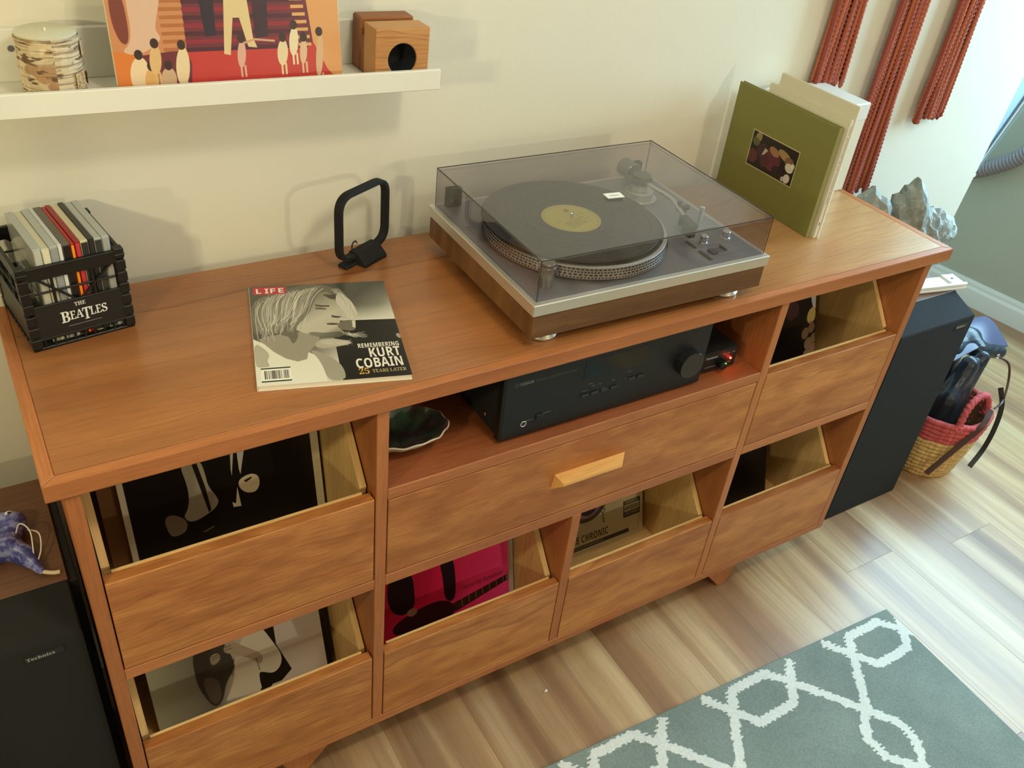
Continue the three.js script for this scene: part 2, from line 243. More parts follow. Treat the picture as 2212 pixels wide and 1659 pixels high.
function bin(x0, x1, y0, y1, off) {                               // tilt-fronted bin: cherry front, plywood box with sloping sides
  const b = group('record_bin', cab), up = y1 > 0.6, top = up ? 0.862 : 0.488, g = 0.0018, zs = (y) => (up ? -0.036 : -0.047) - 0.78 * (y - y1), P = 0.011, G = 0.003;
  mesh('front_panel', box(x0 + g, x1 - g, y0 + 0.002, y1, ZF - 0.019, ZF, { off }), M.front, b);
  for (const x of [x0 + G, x1 - G - P]) mesh('side_board', prism([[y0 + 0.003, ZF - 0.0315], [y1 - 0.006, ZF - 0.0315], [y1 + 0.003, zs(y1 + 0.003)], [top, zs(top)], [top, -0.385], [y0 + 0.003, -0.385]], 'x', x, x + P, { g: 'y' }), M.ply, b);
  mesh('front_board', box(x0 + G + P, x1 - G - P, y0 + 0.003, y1 + 0.0015, ZF - 0.0232, ZF - 0.0192, { b: 0.0004 }), M.ply, b);
  mesh('floor_board', box(x0 + G + P, x1 - G - P, y0 + 0.003, y0 + 0.012, -0.375, ZF - 0.0313), M.ply, b);
  mesh('back_board', box(x0 + G + P, x1 - G - P, y0 + 0.003, top, -0.385, -0.375), M.ply, b);
  return b;
}
const LY = YB + PT, BINS = { lt: [CL + PT, DX1 - HP, RT, 0.7027], lb: [CL + PT, DX1 - HP, LY, 0.3195], ml: [DX1 + HP, DXM - HP, LY, 0.3195], mr: [DXM + HP, DX2 - HP, LY, 0.3195], rt: [DX2 + HP, CR - PT, RT, 0.7027], rb: [DX2 + HP, CR - PT, LY, 0.3195] };
Object.values(BINS).forEach((a, i) => bin(...a, [i * 0.437, i * 0.29 + 0.1]));

// ---------------------------------------------------------------- record sleeves in the bins
function sleeve(x, yb, zAt, slope, front, edge, label, grp, t = 0.004) {  // lower left corner x, bottom yb, z of the front face at y = yb
  const W = 0.313, m = new THREE.MeshStandardMaterial({ map: front.isTexture ? front : null, color: front.isTexture ? 0xffffff : front, roughness: 0.34 }), s = std({ color: edge, roughness: 0.7 });
  const o = tag(group('record_sleeve', scene, [x, yb, zAt]), label, 'record sleeve', grp); o.rotation.x = -Math.atan(slope);
  mesh('sleeve', box(0, W, 0, W, -t, -0.0003, { b: 0.0008 }), s, o);
  const f = new THREE.PlaneGeometry(W - 0.001, W - 0.001); mesh('cover_print', f.translate(W / 2, W / 2, 0.0002), m, o); return o;
}
const cov = (draw, bg) => canvas(1000, 1000, (g, w, h) => { g.fillStyle = bg; g.fillRect(0, 0, w, h); draw(g); grain(g, w, h, 9); });
const C_suits = cov((g) => {
  g.fillStyle = '#e4dcc0'; g.fillRect(0, 0, 28, 1000); g.fillRect(958, 0, 42, 1000); g.fillStyle = '#14120f'; g.fillRect(28, 0, 930, 1000);
  blob(g, [[294, 440], [395, 440], [409, 533], [411, 606], [448, 686], [449, 723], [406, 761], [302, 794], [268, 741], [298, 707], [315, 632], [312, 544]], '#b9b09a');
  poly(g, [[350, 440], [374, 440], [398, 609], [408, 746], [394, 758], [378, 640]], '#1a1712');
  blob(g, [[176, 722], [214, 706], [257, 736], [286, 777], [272, 832], [215, 845], [188, 823]], '#8c7c6a');
  poly(g, [[544, 440], [562, 440], [534, 589], [534, 545]], '#d8d4c8'); poly(g, [[576, 430], [618, 440], [578, 592], [574, 559]], '#dcd8cf');
  blob(g, [[580, 612], [630, 600], [668, 627], [668, 682], [641, 720], [591, 708], [562, 668], [560, 632]], '#d9c7a6'); poly(g, [[588, 632], [628, 622], [632, 630], [600, 646]], '#2a2018');
  poly(g, [[516, 739], [533, 753], [552, 655], [558, 777], [518, 770]], '#d9d0b6'); poly(g, [[347, 861], [406, 844], [408, 853], [358, 869]], '#6f6252');
}, '#14120f');
const C_white = cov((g) => {
  const gr = g.createLinearGradient(0, 0, 1000, 0); gr.addColorStop(0, '#cfd3b4'); gr.addColorStop(0.3, '#8f8d7d'); gr.addColorStop(0.55, '#d9cfc4'); gr.addColorStop(1, '#e2d8d4'); g.fillStyle = gr; g.fillRect(0, 0, 1000, 1000);
  blob(g, [[254, 500], [344, 480], [428, 500], [464, 644], [470, 712], [399, 786], [364, 903], [307, 925], [261, 803], [242, 696]], '#4a4640');
  blob(g, [[278, 713], [319, 708], [370, 756], [359, 892], [309, 909], [286, 815]], '#6e675c');
  poly(g, [[560, 430], [725, 430], [719, 659], [752, 765], [783, 864], [713, 917], [656, 916], [646, 928], [582, 930], [590, 800], [640, 700], [560, 560]], '#1d1b17');
  blob(g, [[535, 540], [600, 470], [660, 520], [700, 629], [740, 733], [728, 811], [675, 850], [610, 806], [592, 805], [588, 873], [594, 928], [514, 922], [419, 910], [372, 914], [423, 839], [466, 735], [464, 644], [528, 668], [505, 600]], '#eae3d3');
  blob(g, [[470, 534], [505, 560], [564, 620], [636, 689], [616, 766], [566, 694], [511, 652], [463, 616], [421, 588], [428, 547]], '#bfae98'); blob(g, [[343, 574], [396, 574], [400, 625], [357, 648], [338, 629]], '#a89a86');
  g.strokeStyle = '#5c5448'; g.lineWidth = 4; for (const [a, b, c, d] of [[348, 592, 392, 588], [350, 608, 394, 604], [430, 560, 470, 556], [428, 576, 474, 578], [470, 650, 440, 760], [590, 700, 600, 790]]) { g.beginPath(); g.moveTo(a, b); g.lineTo(c, d); g.stroke(); }
}, '#cfcab8');
const C_pink = cov((g) => {
  const gr = g.createLinearGradient(0, 300, 1000, 700); gr.addColorStop(0, '#8e1a26'); gr.addColorStop(0.45, '#d41f4a'); gr.addColorStop(1, '#f0468c'); g.fillStyle = gr; g.fillRect(0, 0, 1000, 1000);
  blob(g, [[138, 400], [307, 400], [314, 616], [301, 701], [206, 729], [125, 629]], '#1b1116'); blob(g, [[494, 400], [597, 400], [606, 648], [586, 762], [517, 733], [515, 551]], '#1d1320');
  blob(g, [[140, 770], [340, 710], [518, 712], [611, 820], [551, 882], [329, 880], [150, 864]], '#2a1214'); poly(g, [[580, 775], [1010, 706], [1012, 750], [592, 850]], '#3a2018'); poly(g, [[975, 735], [1000, 680], [1000, 770]], '#8a6a50');
  g.strokeStyle = '#b98e78'; g.lineWidth = 3; for (let i = 0; i < 7; i++) { const x = 640 + i * 52; g.beginPath(); g.moveTo(x, 768 - i * 9); g.lineTo(x + 4, 828 - i * 12); g.stroke(); } blob(g, [[250, 700], [300, 690], [330, 730], [290, 760], [250, 740]], '#9a6a58');
  g.save(); g.translate(650, 700); g.rotate(-0.03); g.fillStyle = '#3a1020'; g.font = 'italic 38px serif'; g.fillText('Damn the Torpedoes', 0, 0, 300); g.restore();
}, '#d02048');
const C_beige = cov((g) => {
  g.strokeStyle = '#8b7f60'; g.lineWidth = 4; g.strokeRect(40, 40, 920, 920); g.fillStyle = '#4a4436'; g.beginPath(); g.ellipse(490, 560, 190, 190, 0, 0, 7); g.fill(); g.fillStyle = '#8a6874'; g.beginPath(); g.ellipse(490, 560, 150, 155, 0, 0, 7); g.fill(); g.fillStyle = '#3a2c30'; g.beginPath(); g.ellipse(500, 600, 90, 100, 0, 0, 7); g.fill();
  g.strokeStyle = '#55503f'; g.lineWidth = 8; g.beginPath(); g.arc(632, 700, 16, 0, 7); g.stroke(); g.beginPath(); g.moveTo(632, 716); g.lineTo(631, 790); g.lineTo(650, 800); g.moveTo(631, 770); g.lineTo(648, 775); g.stroke();
  g.strokeStyle = '#a39878'; g.lineWidth = 3; g.beginPath(); g.moveTo(445, 745); g.quadraticCurveTo(500, 800, 556, 755); g.stroke();
  g.fillStyle = '#3b362c'; g.font = 'bold 84px sans-serif'; g.fillText('THE CHRONIC', 318, 908, 362); g.fillStyle = '#2d281f'; g.fillRect(150, 930, 720, 34); g.fillStyle = '#9c9274'; for (let i = 0; i < 18; i++) g.fillRect(370 + i * 15, 940, 8, 12);
  g.fillStyle = '#2f2b22'; g.fillRect(818, 690, 156, 140); g.fillStyle = '#b3a986'; g.fillRect(826, 724, 140, 62); g.fillStyle = '#2f2b22'; g.font = 'bold 44px sans-serif'; g.fillText('ADVISORY', 830, 772, 132); g.fillStyle = '#b3a986'; g.font = 'bold 26px sans-serif'; g.fillText('PARENTAL', 832, 716, 128); g.fillText('EXPLICIT CONTENT', 832, 814, 128);
}, '#c6b990');
const C_dark = cov((g) => {
  blob(g, [[690, 380], [940, 380], [975, 500], [910, 560], [866, 640], [844, 718], [911, 825], [900, 1000], [560, 1000], [560, 500]], '#15151a'); blob(g, [[700, 430], [822, 430], [836, 550], [700, 570]], '#4a2c34');
  poly(g, [[945, 380], [1000, 380], [1000, 520], [973, 510], [959, 468]], '#d8d8da'); blob(g, [[925, 527], [986, 500], [1000, 527], [1000, 600], [955, 640], [908, 600]], '#d9bc70');
  for (const [x, y, r] of [[900, 690, 44], [962, 660, 40], [930, 770, 46], [985, 740, 38], [975, 820, 44], [915, 850, 40]]) { g.fillStyle = '#b99a80'; g.beginPath(); g.ellipse(x, y, r * 0.8, r, 0.5, 0, 7); g.fill(); }
}, '#23202a');
sleeve(0.093, RT + 0.0125, -0.2 - 0.2 * (RT + 0.0125 - 0.7), 0.2, C_suits, rgb(226, 216, 188), 'black cover with pale shirt fronts in the upper left bin', null);
sleeve(0.066, RT + 0.0125, -0.212 - 0.2 * (RT + 0.0125 - 0.7), 0.2, rgb(120, 84, 52), rgb(176, 140, 96), 'brown edged sleeve peeking out left behind the black suited cover', null);
sleeve(0.0754, LY + 0.0125, -0.318 - 0.34 * (LY + 0.0125 - 0.7), 0.34, C_white, rgb(224, 216, 196), 'pale cover with white shirt and hands in the lower left bin', null);
sleeve(0.0905, LY + 0.0125, -0.330 - 0.34 * (LY + 0.0125 - 0.7), 0.34, rgb(20, 19, 18), rgb(30, 28, 26), 'black sleeve sticking out right behind the white shirt cover', null);
sleeve(0.474, LY + 0.0125, -0.245 - 0.24 * (LY + 0.0125 - 0.7), 0.24, C_pink, rgb(206, 196, 176), 'pink and red cover with a guitar neck and handwriting', null);
sleeve(0.4915, LY + 0.0125, -0.257 - 0.24 * (LY + 0.0125 - 0.7), 0.24, rgb(222, 208, 202), rgb(222, 212, 200), 'white sleeve sticking out right behind the pink guitar cover', null);
sleeve(0.880, LY + 0.0125, -0.3345 - 0.29 * (LY + 0.0125 - 0.7), 0.29, C_beige, rgb(206, 194, 160), 'beige cover lettered in black with a parental advisory box', null, 0.007);
sleeve(1.262, RT + 0.0125, -0.197 - 0.36 * (RT + 0.0125 - 0.7), 0.36, C_dark, rgb(40, 38, 40), 'dark cover with egg shapes in the upper right bin', null);
sleeve(1.258, LY + 0.0125, -0.330 - 0.33 * (LY + 0.0125 - 0.7), 0.33, rgb(22, 20, 24), rgb(28, 26, 26), 'plain black sleeve in the lower right bin', null);

// ---------------------------------------------------------------- turntable
{
  const t = tag(group('turntable', scene, [0.6772, TOP, -0.0184], -0.0194), 'walnut and silver turntable under a smoky dust cover with a record on it', 'turntable'), W = 0.4704, Dp = 0.3588, Y0 = 0.02, Y1 = 0.0612, Y2 = 0.0807, C = 0.1499;
  mesh('plinth', box(0.003, W - 0.003, Y0, Y1, -Dp + 0.003, -0.003, { b: 0.0008, off: [0, 0] }), M.walnut, t);
  mesh('top_plate', box(0, W, Y1, Y2, -Dp, 0, { b: 0.0012 }), M.alu, t);
  mesh('deck', box(0.009, W - 0.009, Y2 - 0.001, Y2 + 0.0006, -Dp + 0.009, -0.009, { b: 0.0003 }), M.deck, t);
  for (const [u, d] of [[0.045, 0.04], [W - 0.05, 0.04], [0.045, Dp - 0.045], [W - 0.05, Dp - 0.045]]) { const f = mesh('foot', new THREE.LatheGeometry([[0, 0], [0.024, 0], [0.026, 0.003], [0.026, 0.007], [0.020, 0.010], [0.020, Y0], [0, Y0]].map((p) => new THREE.Vector2(...p)), 32), M.alu, t); f.position.set(u, 0, -d); }
  // dust cover: five smoky acrylic sheets
  const smoke = phy({ color: rgb(236, 234, 236), transmission: 1, thickness: 0, roughness: 0.02, ior: 1.49 }), i = 0.0085, th = 0.003, cb = Y2 + 0.0008;
  const dc = group('dust_cover', t);
  mesh('lid', box(i, W - i, C - th, C, -Dp + i, -i, { b: 0.0006 }), smoke, dc);
  for (const [x0, x1, z0, z1] of [[i, W - i, -i - th, -i], [i, W - i, -Dp + i, -Dp + i + th], [i, i + th, -Dp + i + th, -i - th], [W - i - th, W - i, -Dp + i + th, -i - th]]) mesh('side_wall', box(x0, x1, cb, C - th, z0, z1, { b: 0.0002 }), smoke, dc);
  const e = 0.0009, ed = std({ color: rgb(58, 54, 54), roughness: 0.3 }), bar = (x0, x1, y0, y1, z0, z1) => box(x0, x1, y0, y1, z0, z1, { b: 0 });
  mesh('cover_edge', merge([bar(i, W - i, C - e, C + e / 2, -i - e, -i + e / 2), bar(i, W - i, C - e, C + e / 2, -Dp + i, -Dp + i + e), bar(i - e / 2, i + e, C - e, C + e / 2, -Dp + i, -i), bar(W - i - e, W - i + e / 2, C - e, C + e / 2, -Dp + i, -i), bar(i, i + e, cb, C, -i - e, -i), bar(W - i - e, W - i, cb, C, -i - e, -i), bar(i, i + e, cb, C, -Dp + i, -Dp + i + e), bar(W - i - e, W - i, cb, C, -Dp + i, -Dp + i + e)]), ed, dc);
  const stx = canvas(256, 160, (g) => { g.fillStyle = '#f2f2ee'; g.fillRect(0, 0, 256, 160); g.fillStyle = '#3c3c3c'; g.font = 'bold 40px sans-serif'; g.fillText('YAMAHA', 48, 96, 160); });
  const st = mesh('sticker', box(-0.016, 0.016, 0, 0.0004, -0.0095, 0.0095, { b: 0 }), M.white, dc); st.position.set(0.2433, C + 0.0002, -0.1632); st.rotation.y = -0.1;
  const sp = mesh('sticker_print', new THREE.PlaneGeometry(0.031, 0.018).rotateX(-Math.PI / 2), std({ map: stx, roughness: 0.6 }), dc); sp.position.set(0.2433, C + 0.0008, -0.1632); sp.rotation.y = -0.1;
  for (const u of [0.038, W - 0.045]) mesh('hinge', merge([box(u - 0.014, u + 0.014, cb, cb + 0.034, -Dp + 0.012, -Dp + 0.024), box(u - 0.009, u + 0.009, cb + 0.01, cb + 0.02, -Dp + 0.024, -Dp + 0.034)]), M.blackMatte, t);
  // platter
  const pc = [0.1830, -0.1742], py = Y2 + 0.004, R = 0.1515;
  const pl = mesh('platter', toCreasedNormals(new THREE.LatheGeometry([[0, 0], [0.155, 0], [0.1565, 0.0015], [0.1532, 0.0190], [0.151, 0.0204], [0.146, 0.0208], [0, 0.0208]].map((p) => new THREE.Vector2(...p)), 128), 0.5), M.alu, t); pl.position.set(pc[0], py, pc[1]);
  const dots = []; for (let row = 0; row < 4; row++) { const n = [172, 120, 184, 136][row], y = 0.0035 + row * 0.0043, r = 0.1565 - 0.0033 * (y - 0.0015) / 0.0175; for (let k = 0; k < n; k++) { const a = (k / n) * 2 * Math.PI, w = (row % 2 ? 0.0048 : 0.0029); dots.push(new THREE.BoxGeometry(w, 0.0021, 0.0012).translate(0, y, r).rotateY(a)); } }
  stuff(mesh('strobe_dots', merge(dots), M.blackMatte, pl));
  mesh('platter_mat', cyl(pc[0], py + 0.0208, pc[1], 0.147, 0.0025, { n: 96 }), M.blackMatte, t);
  // tonearm
  const arm = group('tonearm', t), px = 0.381, pz = -0.262, ax = (d) => 0.0815 + d;
  mesh('arm_base', merge([cyl(px, Y2, pz, 0.034, 0.006), cyl(px, Y2 + 0.006, pz, 0.026, 0.012), cyl(px, Y2 + 0.018, pz, 0.014, 0.016)]), M.alu, arm);
  mesh('pivot_housing', merge([cyl(px, Y2 + 0.030, pz, 0.017, 0.018), box(px - 0.02, px + 0.02, Y2 + 0.034, Y2 + 0.042, pz - 0.008, pz + 0.008)]), std({ color: rgb(120, 118, 112), metalness: 0.7, roughness: 0.3 }), arm);
  mesh('counterweight', cyl(px + 0.004, Y2 + 0.038, pz - 0.028, 0.0165, 0.034, { turn: [-Math.PI / 2, 0, 0] }), std({ color: rgb(150, 148, 140), metalness: 0.8, roughness: 0.25 }), arm);
  mesh('arm_tube', tube([[px, Y2 + 0.038, pz + 0.005], [px - 0.001, Y2 + 0.038, -0.22], [px + 0.004, Y2 + 0.037, -0.18], [px - 0.006, Y2 + 0.036, -0.145], [0.3655, Y2 + 0.035, -0.115]], 0.0042, 40, 10), M.chrome, arm);
  mesh('headshell', prism([[-0.120, 0.3585], [-0.118, 0.3735], [-0.078, 0.366], [-0.079, 0.351]], 'y', Y2 + 0.031, Y2 + 0.035), std({ color: rgb(70, 70, 70), metalness: 0.4, roughness: 0.4 }), arm);
  mesh('cartridge', box(0.352, 0.366, Y2 + 0.012, Y2 + 0.031, -0.104, -0.080), M.black, arm);
  mesh('arm_rest', merge([cyl(0.392, Y2, -0.148, 0.005, 0.028), box(0.380, 0.402, Y2 + 0.028, Y2 + 0.036, -0.152, -0.144), box(0.376, 0.382, Y2 + 0.028, Y2 + 0.046, -0.152, -0.144)]), M.black, t);
  mesh('cue_lever', merge([cyl(0.4197, Y2, -0.133, 0.0035, 0.030), cyl(0.4197, Y2 + 0.030, -0.133, 0.0045, 0.007)]), M.chrome, t);
  mesh('lever_mount', box(0.405, 0.445, Y2, Y2 + 0.004, -0.140, -0.118), M.deck, t);
  mesh('strobe_lamp', merge([cyl(0.0484, Y2, -0.0483, 0.0125, 0.034), cyl(0.0484, Y2 + 0.034, -0.0483, 0.0112, 0.006)]), std({ color: rgb(178, 176, 170), metalness: 0.9, roughness: 0.25 }), t);
  for (const [u, d] of [[0.3854, 0.0784], [0.4363, 0.079]]) mesh('control_knob', merge([cyl(u, Y2, -d, 0.0085, 0.003), cyl(u, Y2 + 0.003, -d, 0.0068, 0.011)]), M.chrome, t);
  mesh('control_slot', merge([box(0.3555, 0.3615, Y2, Y2 + 0.0022, -0.091, -0.064), box(0.3545, 0.3615, Y2, Y2 + 0.0026, -0.054, -0.022)]), std({ color: rgb(62, 64, 70), roughness: 0.5 }), t);
  mesh('speed_button', box(0.372, 0.384, Y2, Y2 + 0.004, -0.052, -0.036, { b: 0.001 }), std({ color: rgb(80, 82, 88), roughness: 0.4 }), t);
  mesh('speed_button', box(0.403, 0.408, Y2, Y2 + 0.004, -0.058, -0.040), std({ color: rgb(80, 82, 88), roughness: 0.4 }), t);
  mesh('panel_line', merge([box(0.368, 0.455, Y2, Y2 + 0.0012, -0.0655, -0.064), box(0.368, 0.455, Y2, Y2 + 0.0012, -0.0305, -0.029), box(0.386, 0.402, Y2, Y2 + 0.0014, -0.054, -0.038)]), M.grey, t);
  // the record lying on the platter
  const rec = tag(group('vinyl_record', scene, [0.8567, TOP + 0.1086, -0.1957]), 'black vinyl record with yellow label lying on the turntable platter', 'vinyl record');
  const disc = (r0, r1, y, n) => { const p = [], uv = [], nn = [], ix = []; const rows = 24; for (let a = 0; a <= n; a++) for (let k = 0; k <= rows; k++) { const th2 = (a / n) * 2 * Math.PI, r = r0 + ((r1 - r0) * k) / rows; p.push(r * Math.cos(th2), y, -r * Math.sin(th2)); uv.push((th2 / (2 * Math.PI)) * 0.9, r * 6); nn.push(0, 1, 0); } for (let a = 0; a < n; a++) for (let k = 0; k < rows; k++) { const q = a * (rows + 1) + k; ix.push(q, q + 1, q + rows + 2, q, q + rows + 2, q + rows + 1); } const g = new THREE.BufferGeometry(); g.setAttribute('position', new THREE.Float32BufferAttribute(p, 3)); g.setAttribute('normal', new THREE.Float32BufferAttribute(nn, 3)); g.setAttribute('uv', new THREE.Float32BufferAttribute(uv, 2)); g.setIndex(ix); return g; };
  const T_groove = tex(4, 1024, (x, y) => { const n = hash(Math.floor(y * 1024), 5) * 60 + 150 + (hash(Math.floor(y * 60), 3) > 0.9 ? 40 : 0); return [n, n, n]; }, false);
  mesh('disc', merge([cyl(0, 0, 0, 0.1505, 0.0022, { n: 128 })]), M.black, rec);
  mesh('groove_band', disc(0.0505, 0.149, 0.0024, 128), phy({ color: rgb(20, 20, 21), roughness: 0.36, roughnessMap: T_groove, anisotropy: 0.85, anisotropyRotation: Math.PI / 2, ior: 1.6 }), rec);
  const lab = canvas(512, 512, (g) => { g.fillStyle = '#cfc058'; g.fillRect(0, 0, 512, 512); g.fillStyle = '#8f8436'; for (let k = 0; k < 7; k++) g.fillRect(110 + (k % 2) * 20, 290 + k * 16, 270 - (k % 3) * 40, 5); g.fillRect(80, 250, 70, 5); g.fillRect(340, 250, 90, 5); g.fillStyle = '#a2703c'; g.beginPath(); g.arc(330, 140, 26, 0, 7); g.fill(); g.strokeStyle = '#a59a42'; g.lineWidth = 5; g.beginPath(); g.arc(256, 256, 235, 0, 7); g.stroke(); });
  mesh('record_label', new THREE.CircleGeometry(0.0503, 64).rotateX(-Math.PI / 2).rotateY(0.3).translate(0, 0.0026, 0), std({ map: lab, roughness: 0.6 }), rec);
  mesh('spindle', cyl(0.8567, TOP + 0.1110, -0.1957, 0.0034, 0.011, { t: 0.8 }).translate(-0.6772, -TOP, 0.0184).applyMatrix4(new THREE.Matrix4().makeRotationY(0.0194)), M.chrome, t);
}

// ---------------------------------------------------------------- magazine
{
  const W = 0.2125, H = 0.2645, mg = canvas(1000, 1230, (g) => {
    const bgd = g.createLinearGradient(300, 0, 950, 560); bgd.addColorStop(0, '#57564a'); bgd.addColorStop(0.55, '#4b4a42'); bgd.addColorStop(0.8, '#8f8c80'); bgd.addColorStop(1, '#d8d4c8'); g.fillStyle = bgd; g.fillRect(0, 0, 1000, 1230);
    const b2 = g.createLinearGradient(0, 330, 0, 545); b2.addColorStop(0, 'rgba(220,216,204,0)'); b2.addColorStop(1, 'rgba(226,222,210,1)'); g.fillStyle = b2; g.fillRect(600, 330, 400, 215);
    poly(g, [[542, 520], [1000, 541], [1000, 1230], [540, 1230]], '#171412');
    blob(g, [[633, 133], [666, 172], [713, 246], [737, 352], [744, 497], [650, 499], [633, 363], [600, 250]], '#d5cfc0');
    blob(g, [[31, 679], [239, 640], [353, 630], [450, 690], [430, 775], [352, 886], [341, 962], [295, 992], [230, 985], [168, 931], [107, 847], [46, 742]], '#9d9686');
    blob(g, [[437, 747], [518, 736], [590, 765], [656, 793], [641, 822], [565, 842], [495, 854], [439, 857], [392, 812]], '#b3ad9c');
    poly(g, [[0, 690], [67, 753], [128, 859], [200, 944], [273, 987], [335, 966], [352, 886], [399, 931], [431, 1068], [444, 1230], [0, 1230]], '#e9e5d8');
    blob(g, [[0, 720], [80, 833], [98, 903], [74, 957], [98, 1026], [29, 1026], [0, 1013]], '#b8b2a2'); blob(g, [[360, 869], [408, 878], [486, 951], [544, 1035], [567, 1132], [562, 1230], [449, 1230], [431, 1068], [403, 950]], '#a59f8f');
    const fc = g.createLinearGradient(330, 300, 620, 700); fc.addColorStop(0, '#8b8474'); fc.addColorStop(0.45, '#c9c2b0'); fc.addColorStop(0.75, '#c2baa8'); fc.addColorStop(1, '#6c6557');
    poly(g, [[470, 120], [547, 115], [592, 164], [607, 259], [623, 340], [664, 436], [657, 477], [601, 492], [607, 547], [588, 566], [589, 609], [613, 654], [614, 706], [576, 732], [507, 730], [435, 706], [350, 656], [290, 607], [289, 426], [386, 236]], fc);
    blob(g, [[400, 640], [480, 668], [560, 655], [610, 668], [614, 706], [576, 736], [507, 734], [435, 712], [360, 664]], 'rgba(70,64,54,0.55)'); blob(g, [[520, 150], [600, 165], [622, 210], [585, 240], [530, 170]], '#4a443a');
    poly(g, [[453, 288], [500, 304], [554, 310], [552, 330], [498, 327], [457, 313]], '#4c463b'); poly(g, [[450, 333], [486, 335], [532, 353], [524, 366], [483, 359], [451, 352]], '#5a5447'); poly(g, [[553, 443], [587, 458], [628, 470], [596, 486], [556, 473]], '#4a4439'); poly(g, [[507, 547], [548, 543], [592, 556], [581, 574], [546, 574], [512, 565]], '#574e42'); poly(g, [[512, 576], [580, 580], [560, 592], [524, 590]], '#d3ccba');
    blob(g, [[2, 394], [31, 221], [81, 147], [165, 101], [302, 43], [403, 4], [496, 1], [586, 45], [640, 140], [600, 160], [547, 115], [490, 142], [436, 286], [402, 405], [342, 496], [291, 575], [307, 670], [278, 758], [254, 775], [238, 683], [194, 667], [129, 609], [72, 623], [10, 646], [0, 542]], '#6d675a');
    g.lineCap = 'round'; for (let k = 0; k < 150; k++) { const s = k / 150, x0 = mix(60, 520, s) + rr(-30, 30), y0 = mix(210, 30, Math.sqrt(s)) + rr(0, 40), x1 = mix(20, 430, s) + rr(-20, 30), y1 = mix(560, 330, s) + rr(-60, 60), x2 = mix(30, 290, s) + rr(-10, 60), y2 = rr(560, 760) - s * 160, v = Math.floor(rr(120, 236)); g.strokeStyle = `rgb(${v},${v - 5},${v - 20})`; g.lineWidth = rr(2, 7); g.globalAlpha = 0.75; g.beginPath(); g.moveTo(x0, y0); g.bezierCurveTo(x1 - 20, y0 + 120, x1, y1 - 60, x2, y2); g.stroke(); }
    for (let k = 0; k < 22; k++) { const v = Math.floor(rr(170, 235)); g.strokeStyle = `rgb(${v},${v - 5},${v - 18})`; g.lineWidth = rr(2, 5); g.beginPath(); g.moveTo(rr(590, 650), rr(70, 160)); g.bezierCurveTo(rr(660, 720), rr(180, 240), rr(680, 740), rr(300, 380), rr(640, 740), rr(420, 500)); g.stroke(); g.beginPath(); g.moveTo(rr(600, 660), rr(660, 720)); g.quadraticCurveTo(rr(650, 690), rr(700, 760), rr(690, 780), rr(680, 760)); g.stroke(); g.beginPath(); g.moveTo(rr(420, 470), rr(740, 800)); g.quadraticCurveTo(rr(500, 560), rr(730, 860), rr(600, 660), rr(770, 840)); g.stroke(); } g.globalAlpha = 1;
    blob(g, [[590, 556], [627, 522], [690, 520], [718, 559], [702, 648], [660, 664], [604, 638], [578, 598]], '#777064'); poly(g, [[690, 532], [716, 530], [702, 628], [684, 614]], '#dcd6c8'); poly(g, [[714, 534], [1000, 541], [1000, 640], [704, 640]], '#15120f'); blob(g, [[968, 737], [1000, 720], [1000, 800], [975, 775]], '#a59a8a');
    g.fillStyle = '#c4303c'; g.fillRect(28, 14, 234, 102); g.fillStyle = '#f1ece2'; g.font = 'bold 92px sans-serif'; 'LIFE'.split('').forEach((c, i) => g.fillText(c, [40, 106, 142, 200][i], 99)); g.textAlign = 'right'; g.font = 'bold 72px sans-serif'; g.fillText('REMEMBERING', 975, 878, 290); g.font = 'bold 150px sans-serif'; g.fillText('KURT', 968, 994, 222); g.fillText('COBAIN', 970, 1112, 326); g.font = 'bold 92px serif'; g.fillStyle = '#d8b450'; g.fillText('25', 728, 1180, 74); g.font = 'bold 50px serif'; g.fillStyle = '#b9a878'; g.fillText('YEARS LATER', 972, 1172, 228); g.textAlign = 'left';
    g.fillStyle = '#f4f1e8'; g.fillRect(30, 1036, 190, 156); g.fillStyle = '#24382c'; g.fillRect(30, 1036, 190, 14); g.fillRect(30, 1178, 190, 14); g.fillStyle = '#1e1c1a'; for (let x = 52; x < 160; x += rr(4, 9)) g.fillRect(x, 1068, rr(1.5, 4), 92); for (let x = 172; x < 204; x += rr(5, 9)) g.fillRect(x, 1068, rr(2, 4), 92); grain(g, 1000, 1230, 8);
  });
  const t = tag(group('magazine', scene, [0.2810, TOP, -0.0810], -0.2690), 'magazine with a black and white singer portrait and red title box on the cabinet top', 'magazine');
  mesh('page_block', box(0.001, W - 0.001, 0.0004, 0.0074, -H + 0.001, -0.0012, { b: 0.0003 }), M.paper, t);
  mesh('back_cover', box(0, W, 0, 0.0004, -H, 0, { b: 0.0001 }), M.white, t);
  mesh('front_cover', box(0, W, 0.0074, 0.0079, -H, 0, { b: 0.0001 }), M.white, t);
  mesh('spine', box(-0.0006, 0.0006, 0, 0.0078, -H, 0, { b: 0.0003 }), M.white, t);
  mesh('cover_print', new THREE.PlaneGeometry(W, H).rotateX(-Math.PI / 2).translate(W / 2, 0.0082, -H / 2), std({ map: mg, roughness: 0.22 }), t);
}

